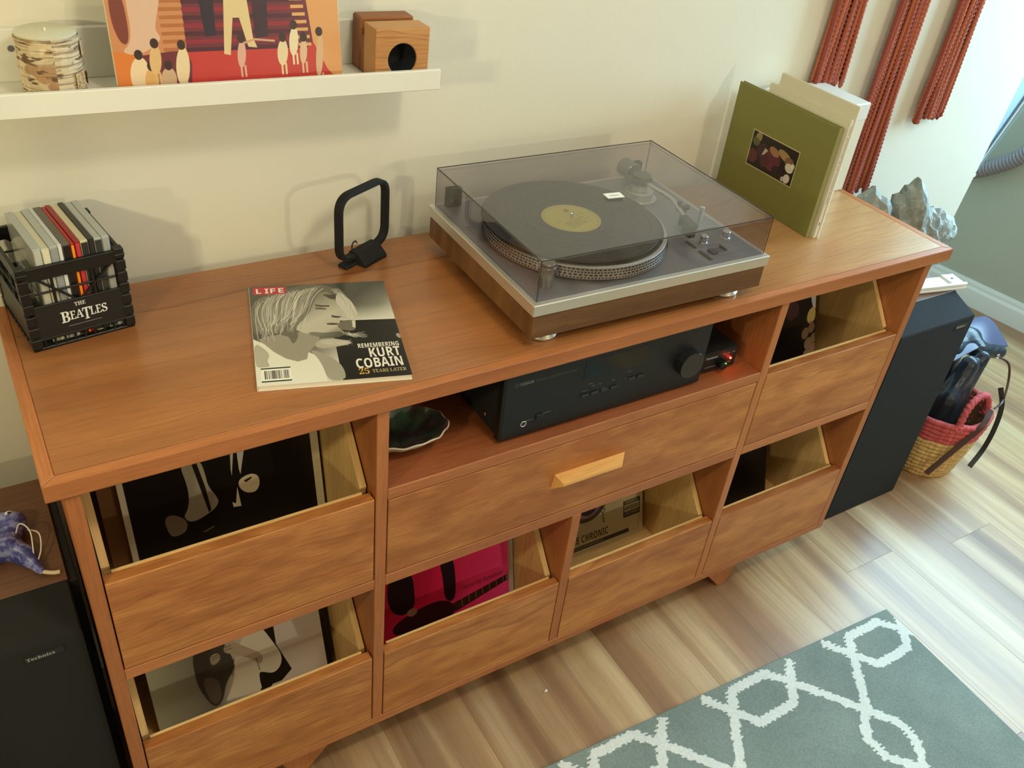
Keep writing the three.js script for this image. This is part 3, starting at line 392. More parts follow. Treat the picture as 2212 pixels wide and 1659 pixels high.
// ---------------------------------------------------------------- milk crate of discs
{
  const W = 0.1378, H = 0.126, Dp = 0.140, t = tag(group('milk_crate', scene, [0.0355, TOP, -0.2822], 0.1431), 'small black milk crate with white band name holding compact discs', 'crate'), m = M.black, T = 0.005;
  mesh('crate_base', box(0, W, 0, 0.004, -Dp, 0), m, t);
  const side = (name, P) => {                                      // P maps (along, height, depth) to a box in the crate; w: length of that side
    mesh(name, P(0, 1, 0.107, H, 0, 1.25), m, t); mesh('base_rail', P(0, 1, 0.0, 0.0035, 0, 1.1), m, t); mesh('base_rail', P(0, 1, 0.0145, 0.018, 0, 1.1), m, t);
  };
  const front = (z) => (a, b, y0, y1, d0, d1) => box(a * W, b * W, y0, y1, z - T * d1, z - T * d0, { b: 0.0006 }), lat = (x, s) => (a, b, y0, y1, d0, d1) => box(s > 0 ? x : x - T, s > 0 ? x + T : x, y0, y1, -b * Dp, -a * Dp, { b: 0.0006 });
  for (const [nm, P, len] of [['front_rim', front(0), W], ['back_rim', front(-Dp + T), W], ['side_rim', lat(0, 1), Dp], ['side_rim', lat(W, -1), Dp]]) {
    side(nm, P);
    mesh('window_rail', P(0.1, 0.9, 0.0855, 0.088, 0.2, 0.8), m, t);
    mesh('side_band', P(0.02, 0.98, 0.018, 0.068, 0, 0.8), m, t);
    const n = 10; for (let k = 0; k <= n; k++) mesh('base_rib', P(Math.min(0.985, 0.01 + k * 0.097), Math.min(1, 0.03 + k * 0.097), 0.003, 0.015, 0.1, 0.9), m, t);
    for (const k of [0.3, 0.68]) mesh('window_post', P(k - 0.014, k + 0.014, 0.068, 0.107, 0.2, 0.8), m, t);
  }
  const dia = (a, b, y0, y1, z) => { const w = 0.0045; return prism([[a * W, y0], [a * W + w, y0], [b * W + w, y1], [b * W, y1]], 'z', z - 0.0035, z - 0.0008); };
  for (const z of [0, -Dp + T]) for (const [a, b] of [[0.46, 0.16], [0.54, 0.84]]) mesh('brace', dia(a, b, 0.068, 0.107, z), m, t);
  for (const [x, z] of [[0, 0], [W, 0], [0, -Dp], [W, -Dp]]) { const l = []; for (let k = 0; k < 7; k++) { const y = 0.004 + k * 0.0183; l.push(box(x - (x ? 0.012 : 0.0012), x + (x ? 0.0012 : 0.012), y, y + 0.0145, z - (z ? -0.0 : 0.012) - (z ? 0.0012 : 0), z + (z ? 0.012 : 0.0012), { b: 0.0008 })); } l.push(box(x - (x ? 0.011 : 0), x + (x ? 0 : 0.011), 0, H - 0.001, z - (z ? 0 : 0.011), z + (z ? 0.011 : 0))); l.push(box(x - (x ? 0.013 : 0.002), x + (x ? 0.002 : 0.013), H - 0.009, H - 0.0055, z - (z ? 0.002 : 0.013), z + (z ? 0.013 : 0.002))); mesh('corner_post', merge(l), m, t); }
  const tx = canvas(1024, 380, (g) => { g.fillStyle = '#1a1a1a'; g.fillRect(0, 0, 1024, 380); g.fillStyle = '#e8e8e0'; g.font = 'bold 62px serif'; g.textAlign = 'center'; g.fillText('THE', 520, 74); g.textAlign = 'left'; g.font = 'bold 190px serif'; g.fillText('B', 270, 250, 112); g.font = 'bold 148px serif'; let x = 378; for (const [c, w] of [['E', 72], ['A', 88]]) { g.fillText(c, x, 232, w); x += w - 2; } g.font = 'bold 205px serif'; g.fillText('T', x - 8, 268, 98); x += 82; g.font = 'bold 148px serif'; for (const [c, w] of [['L', 70], ['E', 72], ['S', 76]]) { g.fillText(c, x, 232, w); x += w - 2; } g.fillStyle = '#a5a5a0'; for (let k = 0; k < 60; k++) g.fillRect(345 + k * 6.6, 300, 4 + (k % 3), 6); });
  mesh('name_print', new THREE.PlaneGeometry(W * 0.84, 0.048).translate(W / 2, 0.0428, 0.0004), std({ map: tx, roughness: 0.5 }), t);
  // the discs
  const clear = std({ color: rgb(176, 178, 172), roughness: 0.18 }), cd = (x, w, hgt, body, spine, label, tilt = 0) => {
    const o = tag(group('compact_disc_case', scene, [0, 0, 0], 0.1431), label, 'disc case'), q = new THREE.Vector3(x, 0.0045, -0.006).applyAxisAngle(new THREE.Vector3(0, 1, 0), 0.1431); o.position.set(0.0355 + q.x, TOP + q.y, -0.2822 + q.z); o.rotation.z = tilt;
    mesh('case', box(0, w, 0, hgt, -0.125, -0.0012, { b: 0.0006 }), body, o); mesh('spine', box(0.0008, w - 0.0008, 0.003, hgt - 0.003, -0.0012, 0, { b: 0.0002 }), spine, o); return o;
  };
  const c = (r, g, b) => std({ color: rgb(r, g, b), roughness: 0.3 });
  const L2 = [[0.0275, 0.0098, clear, c(190, 190, 176), 'clear disc case leftmost in the crate'], [0.0378, 0.0100, c(206, 202, 178), c(222, 216, 186), 'cream disc case second from left in the crate'], [0.0482, 0.0098, clear, c(150, 152, 152), 'grey clear disc case beside the cream one'], [0.0583, 0.0054, c(200, 202, 198), c(220, 222, 220), 'slim white disc case with a dark stripe'], [0.0642, 0.0098, c(96, 88, 76), c(22, 20, 18), 'dark brown disc case left of the red ones'], [0.0744, 0.0050, c(176, 36, 34), c(236, 150, 40), 'slim red disc wallet with orange and yellow spine'], [0.0800, 0.0066, c(150, 30, 30), c(196, 60, 66), 'red open disc wallet right of the orange spine'], [0.0872, 0.0098, c(204, 196, 160), c(44, 44, 44), 'cream topped disc case right of the red wallets'], [0.0974, 0.0074, c(40, 40, 38), c(40, 40, 40), 'black disc case near the right end of the crate'], [0.1052, 0.0098, clear, c(52, 54, 54), 'grey disc case second from right in the crate'], [0.1154, 0.0098, clear, c(160, 162, 160), 'clear disc case rightmost in the crate']];
  for (const [x, w, b, s, l] of L2) cd(x, w, 0.1435 + rr(-0.0012, 0.0012), b, s, l);
}

// ---------------------------------------------------------------- loop antenna
{
  const t = tag(group('loop_antenna', scene, [0.560, TOP, -0.3735], 0.47), 'black square loop antenna standing on a small wedge base', 'antenna');
  const sh = (w, h, r, y0) => { const s = new THREE.Shape(), x = w / 2; s.moveTo(-x + r, y0); s.lineTo(x - r, y0); s.quadraticCurveTo(x, y0, x, y0 + r); s.lineTo(x, y0 + h - r); s.quadraticCurveTo(x, y0 + h, x - r, y0 + h); s.lineTo(-x + r, y0 + h); s.quadraticCurveTo(-x, y0 + h, -x, y0 + h - r); s.lineTo(-x, y0 + r); s.quadraticCurveTo(-x, y0, -x + r, y0); return s; };
  const o = sh(0.126, 0.122, 0.032, 0.012); o.holes.push(sh(0.111, 0.107, 0.024, 0.0195));
  mesh('loop_frame', toCreasedNormals(new THREE.ExtrudeGeometry(o, { depth: 0.012, bevelEnabled: true, bevelThickness: 0.0012, bevelSize: 0.0012, bevelOffset: -0.0012, bevelSegments: 2, curveSegments: 10 }).translate(0, 0, -0.006), 0.5), M.blackMatte, t);
  mesh('base', prism([[0, -0.018], [0, 0.026], [0.006, 0.026], [0.022, 0.009], [0.022, -0.008], [0.006, -0.018]], 'x', -0.024, 0.034, { b: 0.001 }), M.blackMatte, t);
  mesh('base_arm', box(-0.05, -0.024, 0, 0.006, -0.012, 0.008), M.blackMatte, t);
  mesh('wire', tube([[-0.018, 0.021, -0.008], [-0.014, 0.030, -0.010], [-0.004, 0.031, -0.012], [0.002, 0.024, -0.014]], 0.0012, 16, 6), M.blackMatte, t);
}

// ---------------------------------------------------------------- books at the right end of the cabinet
{
  const book = (name, x0, x1, h, zs, dep, cover, spine, label, extra) => {
    const t = tag(group('book', scene, [x0, TOP, zs]), label, 'book'), w = x1 - x0, k = Math.min(0.0022, w / 4);
    mesh('front_cover', box(0, k, 0, h, -dep, -0.001, { b: 0.0004 }), cover, t); mesh('back_cover', box(w - k, w, 0, h, -dep, -0.001, { b: 0.0004 }), cover, t);
    mesh('page_block', box(k, w - k, 0.003, h - 0.003, -dep + 0.003, -0.002, { b: 0.0001 }), M.paper, t); mesh('spine', box(0.0002, w - 0.0002, 0, h, -0.002, 0, { b: 0.0008 }), spine, t); if (extra) extra(t, w, h); return t;
  };
  const green = std({ color: rgb(124, 122, 62), roughness: 0.62 }), gspine = std({ color: rgb(150, 150, 104), roughness: 0.6 }), cream = std({ color: rgb(214, 208, 184), roughness: 0.6 }), wht = std({ color: rgb(238, 238, 230), roughness: 0.5 });
  const ph = canvas(640, 372, (g) => { g.fillStyle = '#c9c08e'; g.fillRect(0, 0, 640, 372); g.save(); g.beginPath(); g.rect(9, 9, 622, 354); g.clip(); g.fillStyle = '#1d140f'; g.fillRect(0, 0, 640, 372);
    for (const [x, y, r, a, f] of [[90, 60, 40, 60, '#8d8058'], [70, 110, 50, 40, '#5c5a38'], [60, 260, 70, 70, '#5a2a2c'], [190, 170, 90, 80, '#3a2228'], [330, 210, 105, 110, '#5e2430'], [330, 120, 70, 40, '#9c7050'], [235, 250, 60, 70, '#4a2028'], [470, 110, 95, 42, '#a0825a'], [545, 150, 60, 50, '#7c5c40'], [560, 200, 55, 45, '#cfc6b4'], [595, 170, 25, 30, '#d8d2b8'], [440, 300, 90, 60, '#231a1c'], [560, 310, 40, 48, '#c9c0b8'], [510, 330, 20, 26, '#b9b0a8']]) { g.fillStyle = f; g.beginPath(); g.ellipse(x, y, r, a, 0.3, 0, 7); g.fill(); } poly(g, [[205, 130], [250, 140], [205, 200], [180, 210]], '#b9aca0'); g.restore(); grain(g, 640, 372, 16); });
  book('book', 1.4095, 1.4205, 0.2233, -0.149, 0.2715, green, gspine, 'olive green hardback with a small dark fruit photo on its cover', (t) => { const p = mesh('cover_picture', new THREE.PlaneGeometry(0.1305, 0.0742).rotateY(-Math.PI / 2), std({ map: ph, roughness: 0.4 }), t); p.position.set(-0.0006, 1.0118 - TOP, -0.2862 + 0.149); });
  const spn = canvas(1024, 48, (g) => { g.fillStyle = '#eeeee6'; g.fillRect(0, 0, 1024, 48); g.fillStyle = '#55555a'; g.font = 'bold 30px sans-serif'; g.fillText('TRAIL ADVENTURES IN THE CANADIAN ROCKIES', 40, 34, 760); g.fillStyle = '#3a3f3a'; g.beginPath(); g.ellipse(900, 26, 16, 9, 0, 0, 7); g.fill(); });
  book('book', 1.4222, 1.4295, 0.2415, -0.1405, 0.2115, cream, wht, 'slim white book with grey lettering down its spine', (t, w, h) => { const p = mesh('spine_print', new THREE.PlaneGeometry(h - 0.006, w - 0.0006).rotateZ(-Math.PI / 2), std({ map: spn, roughness: 0.5 }), t); p.position.set(w / 2, h / 2, 0.0006); });
  book('book', 1.4298, 1.4345, 0.2655, -0.137, 0.2, cream, wht, 'tall pale book standing against the white box', null);
  const bx = tag(group('storage_box', scene, [1.500, TOP, -0.295]), 'plain white box standing behind the books against the wall', 'box');
  mesh('box_body', box(0, 0.1765, 0, 0.19, -0.14, 0, { b: 0.002 }), std({ color: rgb(226, 220, 200), roughness: 0.6 }), bx); mesh('box_lit_top', box(-0.001, 0.1775, 0.160, 0.1972, -0.1405, 0.001, { b: 0.0025 }), std({ color: rgb(228, 228, 224), roughness: 0.55 }), bx);  // whiter upper part paints the cool light that clears the books
}

// ---------------------------------------------------------------- receiver, interface and shell in the open compartment
{
  const t = tag(group('stereo_receiver', scene, [0.6480, ST, -0.0285]), 'black stereo receiver in the open compartment above the drawer', 'receiver'), W = 0.430, H = 0.141, D0 = 0.31;
  mesh('housing', box(0.004, W - 0.004, 0.008, H - 0.003, -D0, -0.016, { b: 0.002 }), M.blackMatte, t);
  mesh('front_panel', box(0, W, 0.006, H, -0.016, 0, { b: 0.002 }), std({ color: rgb(12, 13, 14), roughness: 0.5 }), t);
  for (const [x, z] of [[0.04, -0.05], [W - 0.04, -0.05], [0.04, -0.27], [W - 0.04, -0.27]]) mesh('foot', cyl(x, 0, z, 0.018, 0.008), M.blackMatte, t);
  const tx = canvas(2048, 640, (g) => { g.fillStyle = '#0c0d0f'; g.fillRect(0, 0, 2048, 640); g.strokeStyle = '#77777a'; g.lineWidth = 3; g.beginPath(); g.arc(96, 112, 15, 0, 7); g.stroke(); g.fillStyle = '#77777a'; g.font = 'bold 44px sans-serif'; g.fillText('YAMAHA', 120, 127, 130); g.fillStyle = '#5e5e60'; g.font = '24px sans-serif'; g.fillText('NATURAL SOUND RECEIVER  R-S202', 270, 122, 400); for (const [x, y, w] of [[225, 500, 60], [380, 470, 70], [745, 360, 40], [830, 330, 36], [790, 300, 50], [760, 420, 40], [900, 330, 30], [935, 390, 50], [1030, 330, 40], [1190, 290, 36], [1180, 360, 60], [1200, 215, 56]]) g.fillRect(x, y, w, 7); });
  mesh('panel_print', new THREE.PlaneGeometry(W - 0.008, H - 0.012).translate(W / 2, H / 2 + 0.003, 0.0004), std({ map: tx, roughness: 0.5 }), t);
  mesh('display_window', box(0.155, 0.285, 0.088, 0.126, -0.001, 0.0012), std({ color: rgb(12, 13, 14), roughness: 0.12 }), t);
  for (const [x, y] of [[0.155, 0.052], [0.175, 0.052], [0.196, 0.052], [0.216, 0.052], [0.252, 0.060], [0.272, 0.060]]) mesh('button', box(x, x + 0.015, y, y + 0.006, 0, 0.0028), std({ color: rgb(34, 35, 36), roughness: 0.4 }), t);
  mesh('volume_knob', cyl(0.383, 0.066, 0, 0.026, 0.018, { turn: [Math.PI / 2, 0, 0], n: 48 }), std({ color: rgb(30, 31, 32), roughness: 0.3 }), t); mesh('power_switch', box(0.068, 0.082, 0.034, 0.044, 0, 0.003, { b: 0.001 }), M.black, t);
  mesh('headphone_jack', new THREE.TorusGeometry(0.0050, 0.0012, 10, 28).translate(0.045, 0.032, 0.0008), M.chrome, t); mesh('side_screw', cyl(0.0035, 0.03, -0.052, 0.005, 0.003, { turn: [0, 0, Math.PI / 2] }), M.chrome, t);
  const i = tag(group('audio_interface', scene, [1.092, ST, -0.048]), 'small black audio box with red and green lights right of the receiver', 'audio interface');
  mesh('housing', box(0, 0.092, 0.004, 0.047, -0.14, 0, { b: 0.002 }), M.blackMatte, i);
  const itx = canvas(512, 256, (g) => { g.fillStyle = '#141416'; g.fillRect(0, 0, 512, 256); g.fillStyle = '#c8c8c8'; g.font = 'italic bold 40px sans-serif'; g.fillText('PreSonus', 60, 74, 170); g.fillStyle = '#8a8a8c'; for (const [x, y, w] of [[300, 50, 50], [370, 50, 40], [440, 50, 40], [70, 190, 160], [330, 190, 120]]) g.fillRect(x, y, w, 10); });
  mesh('panel_print', new THREE.PlaneGeometry(0.088, 0.039).translate(0.046, 0.0255, 0.0004), std({ map: itx, roughness: 0.5 }), i);
  mesh('knob', cyl(0.050, 0.020, 0, 0.0095, 0.014, { turn: [Math.PI / 2, 0, 0] }), M.black, i);
  const led = (x, y, col, k) => mesh('led_light', new THREE.SphereGeometry(0.0022, 14, 10).translate(x, y, 0.001), std({ color: 0x220000, emissive: col, emissiveIntensity: k }), i);
  led(0.0765, 0.0235, new THREE.Color(1, 0.03, 0.02), 30); mesh('led_light', new THREE.SphereGeometry(0.0012, 10, 8).translate(0.0522, 0.0255, 0.0145), std({ color: 0x002200, emissive: new THREE.Color(0.1, 1, 0.1), emissiveIntensity: 6 }), i);
  const pl = new THREE.PointLight(new THREE.Color(1, 0.04, 0.02), 0.0006); pl.position.set(1.1685, ST + 0.0235, -0.041); pl.shadow.radius = 0.1; pl.castShadow = true; pl.name = 'led_glow'; scene.add(pl);
  mesh('foot', merge([box(0.01, 0.02, 0, 0.004, -0.03, -0.02), box(0.072, 0.082, 0, 0.004, -0.03, -0.02), box(0.01, 0.02, 0, 0.004, -0.12, -0.11), box(0.072, 0.082, 0, 0.004, -0.12, -0.11)]), M.blackMatte, i);
  // abalone shell dish
  const shl = (up, s) => { const p = [], ix = [], n = 64, m = 18; for (let k = 0; k <= m; k++) for (let a = 0; a <= n; a++) { const th = (a / n) * 2 * Math.PI, q = k / m, wav = 1 + 0.018 * Math.sin(th * 9) * q + 0.03 * Math.cos(th * 2 + 1), r = q * s; p.push(0.080 * r * wav * Math.cos(th), up + 0.031 * Math.pow(q, 2.4) + 0.0012 * Math.sin(th * 14) * q, 0.053 * r * wav * Math.sin(th) + 0.006 * q * Math.cos(th)); } for (let k = 0; k < m; k++) for (let a = 0; a < n; a++) { const b = k * (n + 1) + a; ix.push(b, b + 1, b + n + 2, b, b + n + 2, b + n + 1); } const g = new THREE.BufferGeometry(); g.setAttribute('position', new THREE.Float32BufferAttribute(p, 3)); g.setAttribute('uv', new THREE.Float32BufferAttribute(p.flatMap((v, j) => (j % 3 === 0 ? [v * 6, p[j + 2] * 6] : [])), 2)); g.setIndex(ix); g.computeVertexNormals(); return g; };
  const T_pearl = tex(256, 256, (x, y) => { const a = fbm(x * 6, y * 6, 3), b = fbm(x * 9 + 5, y * 9, 3); return [44 + 66 * a, 46 + 66 * b, 42 + 62 * (0.5 * a + 0.5 * b)]; });
  const s = tag(group('abalone_shell', scene, [0.503, ST, -0.100], -0.1), 'pearly abalone shell dish at the left of the open compartment', 'shell dish');
  mesh('shell_inside', shl(0.0045, 0.985), phy({ map: T_pearl, roughness: 0.12, clearcoat: 0.8 }), s); mesh('shell_outside', shl(0.001, 1.0), std({ color: rgb(196, 178, 156), roughness: 0.7 }), s);
  const rim = []; for (let a = 0; a < 64; a++) { const th = (a / 64) * 2 * Math.PI, wav = 1 + 0.018 * Math.sin(th * 9) + 0.03 * Math.cos(th * 2 + 1); rim.push([0.0797 * wav * Math.cos(th), 0.0335 + 0.0012 * Math.sin(th * 14), 0.0527 * wav * Math.sin(th) + 0.006 * Math.cos(th)]); } mesh('shell_rim', tube(rim, 0.0016, 128, 6, true), std({ color: rgb(214, 200, 180), roughness: 0.6 }), s);
}

// ---------------------------------------------------------------- the wall ledge and what stands on it
const TILT = -0.0195;
{
  const t = tag(group('picture_ledge', scene, [0.068, 1.209, WZ]), 'white picture ledge on the wall above the cabinet', 'shelf'); t.rotation.z = TILT;
  mesh('ledge_board', box(-0.5, 0.601, 0, 0.009, 0.001, 0.117, { b: 0.001 }), M.white, t); mesh('front_lip', box(-0.5, 0.601, 0, 0.0305, 0.117, 0.125, { b: 0.001 }), M.white, t);
  mesh('back_lip', box(-0.5, 0.575, 0.009, 0.076, 0.001, 0.012, { b: 0.001 }), M.white, t); mesh('screw', cyl(0.03, 0.052, 0.012, 0.004, 0.0015, { turn: [Math.PI / 2, 0, 0] }), M.grey, t);
}
const ledgeY = (x) => 1.2183 + TILT * (x - 0.068) + 0.0006;
{
  const T_birch = tex(1024, 512, (x, y) => { const n = fbm(x * 16, y * 30, 4), m = fbm(x * 40, y * 8 + 9, 3), d = ss(0.60, 0.70, fbm(x * 14 + 3, y * 26, 4)), l = ss(0.62, 0.7, fbm(x * 6, y * 90, 2)), p = ss(0.55, 0.68, fbm(x * 9 + 20, y * 7, 3)); let c = lerp3([196, 172, 132], [226, 212, 184], n); c = lerp3(c, [168, 128, 92], p * 0.8); c = lerp3(c, [92, 66, 46], d * 0.85); c = lerp3(c, [120, 92, 66], l * 0.5); const v = 0.9 + 0.2 * m; return [c[0] * v, c[1] * v, c[2] * v]; });
  const x = 0.1375, t = tag(group('bark_candle', scene, [x, ledgeY(x), -0.389]), 'pale wax candle wrapped in peeling birch bark on the ledge', 'candle'), P = [[0.0345, 0], [0.0378, 0.003], [0.0372, 0.02], [0.0384, 0.04], [0.0374, 0.058], [0.0382, 0.074], [0.0365, 0.0765], [0.035, 0.074]];
  const bark = new THREE.LatheGeometry(P.map((p) => new THREE.Vector2(...p)), 72); { const p = bark.attributes.position; for (let k = 0; k < p.count; k++) { const a = Math.atan2(p.getZ(k), p.getX(k)), f = 1 + 0.05 * (fbm(Math.cos(a) * 4 + 7, p.getY(k) * 60 + Math.sin(a) * 4, 3) - 0.5); p.setX(k, p.getX(k) * f); p.setZ(k, p.getZ(k) * f); } bark.computeVertexNormals(); }
  mesh('bark', bark, std({ map: T_birch, bumpMap: T_birch, bumpScale: 0.0015, roughness: 0.8 }), t); for (const [a, y, h, w] of [[1.1, 0.05, 0.018, 0.5], [1.9, 0.03, 0.02, 0.6], [0.6, 0.012, 0.022, 0.5], [2.4, 0.055, 0.014, 0.45], [1.5, 0.008, 0.016, 0.4]]) { const f = new THREE.CylinderGeometry(0.0396, 0.0392, h, 14, 3, true, a, w); const p = f.attributes.position; for (let k = 0; k < p.count; k++) { const b = 1 + 0.03 * vn(k * 0.7, y * 90); p.setX(k, p.getX(k) * b); p.setZ(k, p.getZ(k) * b); } f.computeVertexNormals(); mesh('bark_flake', f.translate(0, y + h / 2, 0), std({ map: T_birch, roughness: 0.8, side: THREE.DoubleSide, color: rgb(250, 236, 214) }), t); }
  mesh('wax', toCreasedNormals(new THREE.LatheGeometry([[0, 0.001], [0.034, 0.001], [0.0356, 0.074], [0.0366, 0.0785], [0.034, 0.0795], [0, 0.0785]].map((p) => new THREE.Vector2(...p)), 48), 0.6), phy({ color: rgb(214, 212, 190), roughness: 0.45 }), t); mesh('wick', cyl(0, 0.0783, 0, 0.0012, 0.004), M.white, t);
}
{
  const c = cov((g) => {
    const s = g.createLinearGradient(0, 0, 0, 1000); s.addColorStop(0, '#7a4a34'); s.addColorStop(0.7, '#6c2a34'); g.fillStyle = s; g.fillRect(0, 0, 1000, 1000);
    poly(g, [[0, 0], [310, 0], [300, 820], [0, 850]], '#c9875a'); poly(g, [[780, 0], [1000, 0], [1000, 1000], [960, 1000], [870, 825]], '#d99c62'); poly(g, [[292, 815], [872, 815], [930, 930], [1000, 1000], [300, 1000], [315, 880]], '#c03a34'); poly(g, [[0, 820], [110, 830], [100, 1000], [0, 1000]], '#d67a34');
    for (let k = 0; k < 26; k++) { g.fillStyle = k % 2 ? '#8d2436' : '#4c1c30'; g.fillRect(300, 815 - k * 32, 545 - k * 8, 17); g.fillStyle = '#b06a3c'; g.fillRect(205, 812 - k * 32, 95, 15); g.fillStyle = '#d9a468'; g.fillRect(800 - k * 5, 812 - k * 32, 60, 14); }
    blob(g, [[100, 500], [234, 560], [190, 704], [180, 739], [208, 780], [110, 838], [28, 826], [87, 780], [80, 600]], '#d9b39a'); blob(g, [[20, 560], [70, 580], [78, 780], [40, 800], [10, 700]], '#7d3c30');
    for (const [x, y, w, h, col] of [[95, 915, 55, 72, '#e6cba8'], [140, 940, 40, 50, '#d9a666'], [275, 890, 40, 80, '#e3cda6'], [210, 940, 45, 50, '#c9a888'], [165, 860, 34, 60, '#d9b27c'], [535, 850, 26, 58, '#d8a896'], [722, 850, 34, 56, '#e2cfa8'], [778, 805, 30, 62, '#e6d6b4'], [820, 850, 24, 54, '#d8b898'], [896, 870, 24, 95, '#d3b08c']]) { g.fillStyle = col; g.beginPath(); g.ellipse(x, y, w * 0.72, h, 0.12, 0, 7); g.fill(); g.fillStyle = '#3a2620'; g.beginPath(); g.ellipse(x + 4, y - h - 8, 17, 20, 0, 0, 7); g.fill(); g.fillStyle = col; g.fillRect(x - 12, y + h * 0.8, 9, 50); g.fillRect(x + 6, y + h * 0.8, 9, 50); }
    poly(g, [[493, 500], [573, 500], [593, 782], [608, 825], [568, 820], [540, 700], [512, 700], [486, 852], [458, 846]], '#dcc492'); poly(g, [[362, 480], [440, 480], [432, 769], [386, 772]], '#2c2030'); poly(g, [[600, 480], [680, 480], [661, 780], [603, 787]], '#3a2230'); g.strokeStyle = '#c9a080'; g.lineWidth = 9; g.beginPath(); g.moveTo(545, 805); g.lineTo(600, 790); g.lineTo(690, 800); g.stroke();
  }, '#8a4a38');
  const x = 0.209, t = tag(group('record_sleeve', scene, [x, ledgeY(x + 0.15), -0.364]), 'red carpet and staircase picture sleeve leaning on the wall ledge', 'record sleeve'); t.rotation.set(-0.2, 0, TILT);
  mesh('sleeve', box(0, 0.315, 0.0, 0.315, -0.0045, -0.0003, { b: 0.0008 }), std({ color: rgb(222, 206, 178), roughness: 0.7 }), t); mesh('cover_print', new THREE.PlaneGeometry(0.313, 0.314).translate(0.1575, 0.1575, 0.0002), std({ map: c, roughness: 0.4 }), t);
}
{
  const x = 0.570, t = tag(group('wooden_speaker', scene, [x, ledgeY(x), -0.353]), 'small oak block speaker with a round hole and a slot on the ledge', 'phone speaker'), W = 0.0885, H = 0.0765; t.rotation.z = TILT;
  const s = new THREE.Shape([[0, 0], [W, 0], [W, H], [0, H]].map((p) => new THREE.Vector2(...p))), ho = new THREE.Path(); ho.absarc(W * 0.505, H * 0.41, 0.0235, 0, Math.PI * 2, true); s.holes.push(ho);
  mesh('front_block', uvBox(new THREE.ExtrudeGeometry(s, { depth: 0.040, bevelEnabled: true, bevelThickness: 0.0015, bevelSize: 0.0015, bevelOffset: -0.0015, bevelSegments: 2, curveSegments: 40 }).translate(0, 0, -0.0415), 'x', [0.1, 0.02]), M.oak, t);
  mesh('middle_block', box(0.0005, W - 0.0005, 0, H * 0.72, -0.056, -0.043, { off: [0.3, 0.1] }), std({ map: M.oak.map, color: rgb(180, 150, 130), roughness: 0.5 }), t); mesh('rear_block', box(0, W, 0, H + 0.002, -0.088, -0.056, { b: 0.0025, off: [0.5, 0.3] }), std({ map: M.oak.map, color: rgb(190, 160, 140), roughness: 0.5 }), t);
  mesh('horn_liner', new THREE.CylinderGeometry(0.0232, 0.015, 0.030, 40, 1, true).rotateX(Math.PI / 2).translate(W * 0.505, H * 0.41, -0.0175), std({ color: rgb(34, 38, 44), roughness: 0.35, side: THREE.DoubleSide }), t); mesh('horn_back', new THREE.CircleGeometry(0.0235, 32).translate(W * 0.505, H * 0.41, -0.034), M.blackMatte, t);
}

// ---------------------------------------------------------------- yarn tassels on the wall
{
  const yarn = [[166, 84, 62], [146, 68, 52], [184, 100, 70]].map((c) => std({ color: rgb(...c), roughness: 0.95 }));
  const strand = (len, ph, sway) => {                                // a two-ply twisted strand, hanging down from y = 0
    const n = Math.round(len / 0.0032), rad = 7, p = [], ix = []; for (let k = 0; k <= n; k++) { const y = -k / n * len, q = k / n, cx = sway * q * q + 0.0016 * Math.sin(q * 9 + ph), cz = 0.0012 * Math.cos(q * 7 + ph); for (let a = 0; a < rad; a++) { const th = (a / rad) * 2 * Math.PI, r = 0.0049 * (1 + 0.30 * Math.cos(2 * th - y * 620 + ph)) * (k === 0 || k === n ? 0.4 : 1); p.push(cx + r * Math.cos(th), y, cz + r * Math.sin(th)); } }
    for (let k = 0; k < n; k++) for (let a = 0; a < rad; a++) { const b = k * rad + a, c = k * rad + (a + 1) % rad; ix.push(b, c, c + rad, b, c + rad, b + rad); } const g = new THREE.BufferGeometry(); g.setAttribute('position', new THREE.Float32BufferAttribute(p, 3)); g.setIndex(ix); g.computeVertexNormals(); return g;
  };
  const defs = [[1.645, 1.737, 1.088, 'rust red yarn tassel hanging just above the books', 0.012], [1.854, 1.941, 0.800, 'longest rust red yarn tassel reaching below the cabinet top', 0.040], [2.067, 2.154, 0.972, 'rust red yarn tassel farthest right on the wall', 0.030]];
  for (const [x0, x1, yb, label, spread] of defs) {
    const top = 1.62, t = tag(group('yarn_tassel', scene, [(x0 + x1) / 2, top, WZ + 0.020]), label, 'yarn tassel', 'rust yarn tassels on the wall'), len = top - yb, w = x1 - x0, shapes = [0, 1.9, 3.7].map((ph, i) => [-1, 0, 1].map((s) => strand(len, ph, s * spread * 0.5)));
    for (let row = 0; row < 2; row++) for (let k = 0; k < 11; k++) { const q = (k + (row ? 0.5 : 0)) / 10.5 - 0.5, m = mesh('yarn_strand', shapes[(k * 2 + row) % 3][q < -0.2 ? 0 : q > 0.2 ? 2 : 1], yarn[(k * 7 + row * 3 + Math.floor(hash(k, row + 9) * 3)) % 3], t); m.position.set(q * (w - 0.008), rr(-0.006, 0.006), (row ? -0.004 : 0.006) + rr(-0.002, 0.004)); m.rotation.y = rr(-0.4, 0.4); m.scale.y = 1 + rr(-0.012, 0.012); }
    mesh('binding', box(-w / 2, w / 2, -0.012, 0.02, -0.019, 0.012, { b: 0.004 }), yarn[1], t);
  }
}

